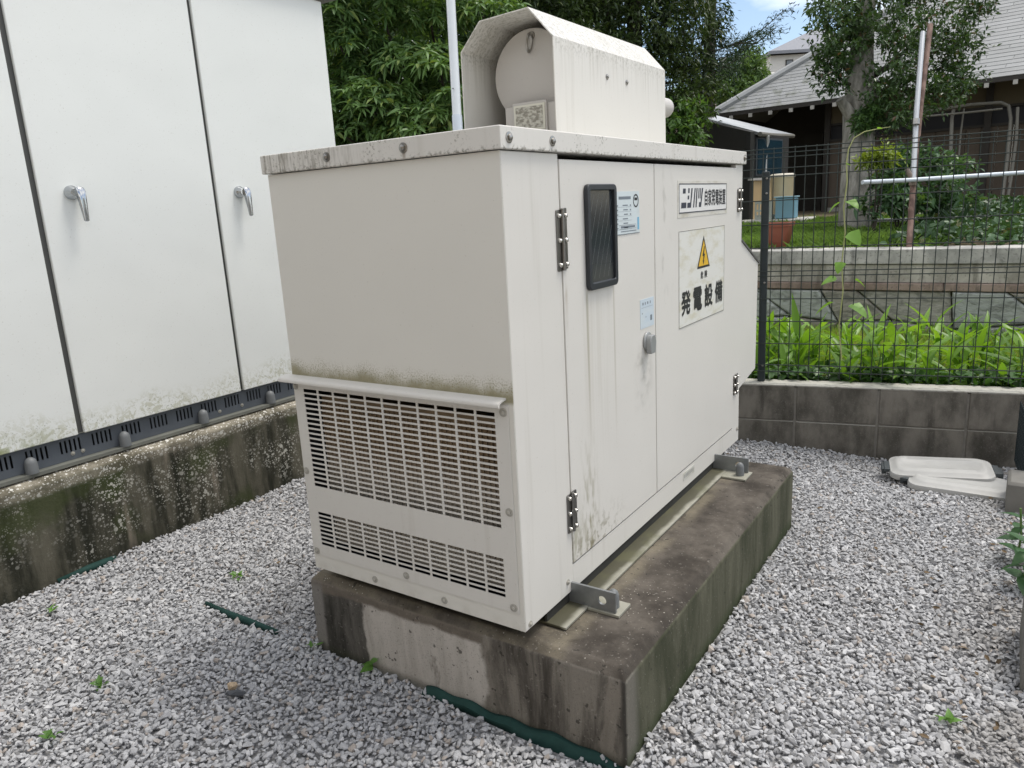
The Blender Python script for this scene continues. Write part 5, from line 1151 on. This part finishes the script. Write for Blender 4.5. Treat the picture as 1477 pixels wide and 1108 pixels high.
for k in range(3): fbox(G(), ph, -2.7, .74, -.3+.3*k, 0.0+.3*k, 3.86+.22*k, 4.06+.22*k).build('roof_course', plain('pink_roof', (.36, .26, .25), .7, 0, .1, 2), phs, bevel=.01)
up = at(1042, 165, 29); ut = thing('utility_pole', (up.x, up.y, 0), 'pale concrete utility pole in the distance left of the slate roof', 'pole'); G().cyl((up.x, up.y, 0), (up.x, up.y, 6.55), .20, 14, .15).build('pole_shaft', plain('pole_concrete', (.55, .55, .53), .8), ut); G().box(up.x-.5, up.x+.5, up.y-.05, up.y+.05, 5.9, 6.0).build('crossarm', M_GALV, ut)

# ---------------------------------------------------------------- weeds in the gravel
M_WEED = leaf('weed_leaf', (.06, .15, .03), (.12, .25, .05), None, .35); WL = leaf_mesh('leaf', .032, .016, .3, .15, M_WEED, 4)
WL2 = leaf_mesh('leaf', .09, .045, .35, .12, leaf('dark_weed_leaf', (.025, .075, .025), (.05, .12, .04), None, .28), 5)
for (x, y, n, sc_, lab) in ((-1.827, -.319, 6, .9, 'tiny green weed in the gravel before the cubicle plinth'), (-1.212, -.472, 7, 1.0, 'small green weed sprouting in the open gravel at lower left'), (-1.432, .178, 8, 1.0, 'pale flat weed in the gravel beyond the green strip'), (.892, .545, 6, 1.1, 'small weed tuft in the gravel at lower right'), (-.565, .000, 5, 1.5, 'weed growing at the foot of the generator plinth'), (-.80, -.012, 5, .9, 'weed at the left corner of the generator plinth'), (-1.10, -.66, 6, .8, 'faint weed tuft near the lower left corner')):
    t = thing('weed', (x, y, .008), lab, 'weed')
    for k in range(n): put(WL, 'leaf', t, (rng.normal(0, .006), rng.normal(0, .006), rng.uniform(0, .012)), (rng.normal(0, .3), -R(rng.uniform(5, 60)), 6.283*k/n+rng.normal(0, .3)), (sc_*rng.uniform(.7, 1.2),)*3)
for (x, y, lab) in ((1.035, 1.62, 'dark leafy weed at the right edge, farther from the camera'), (1.05, 1.40, 'dark leafy weed at the right edge, nearer to the camera')):
    t = thing('leafy_weed', (x, y, .0), lab, 'weed'); G().tube([(x, y, 0), (x+.005, y, .10), (x-.005, y+.005, .2)], .004, 6).build('stem', M_STEM, t)
    for k in range(11): put(WL2, 'leaf', t, (0, 0, .02+.016*k), (rng.normal(0, .3), -R(rng.uniform(-15, 40)), 2.4*k), (rng.uniform(.7, 1.1),)*3)

# dead leaves and twigs blown into the gravel
n = 170; lx = np.concatenate([rng.uniform(.75, 1.06, 40), rng.uniform(-1.6, 1.0, 40)]); ly = np.concatenate([rng.uniform(.2, 2.3, 40), rng.uniform(-.7, 2.4, 40)])
kp = ~((lx > -.84) & (lx < .29) & (ly > 0) & (ly < 1.72)); lx, ly = lx[kp], ly[kp]; n = len(lx)
b = np.stack([lx, ly, gz(lx, ly)+.009], 1); dr = unit(n)*np.array([1, 1, .25])
tag(leaf_cloud('leaf_litter', leaf('dead_leaf', (.07, .05, .03), (.16, .115, .07), None, .1, .7, .2), None, b, dr, .024, .011, .0), 'scattered dry brown leaf litter on the gravel', 'leaf litter', kind='stuff')
tw = tag(G().tube([(-1.35, .34, .013), (-1.30, .345, .016), (-1.262, .337, .013)], .0022, 6).build('twig', M_BARKD, origin=(-1.31, .34, 0)), 'short dark twig lying on the gravel left of the generator', 'twig')
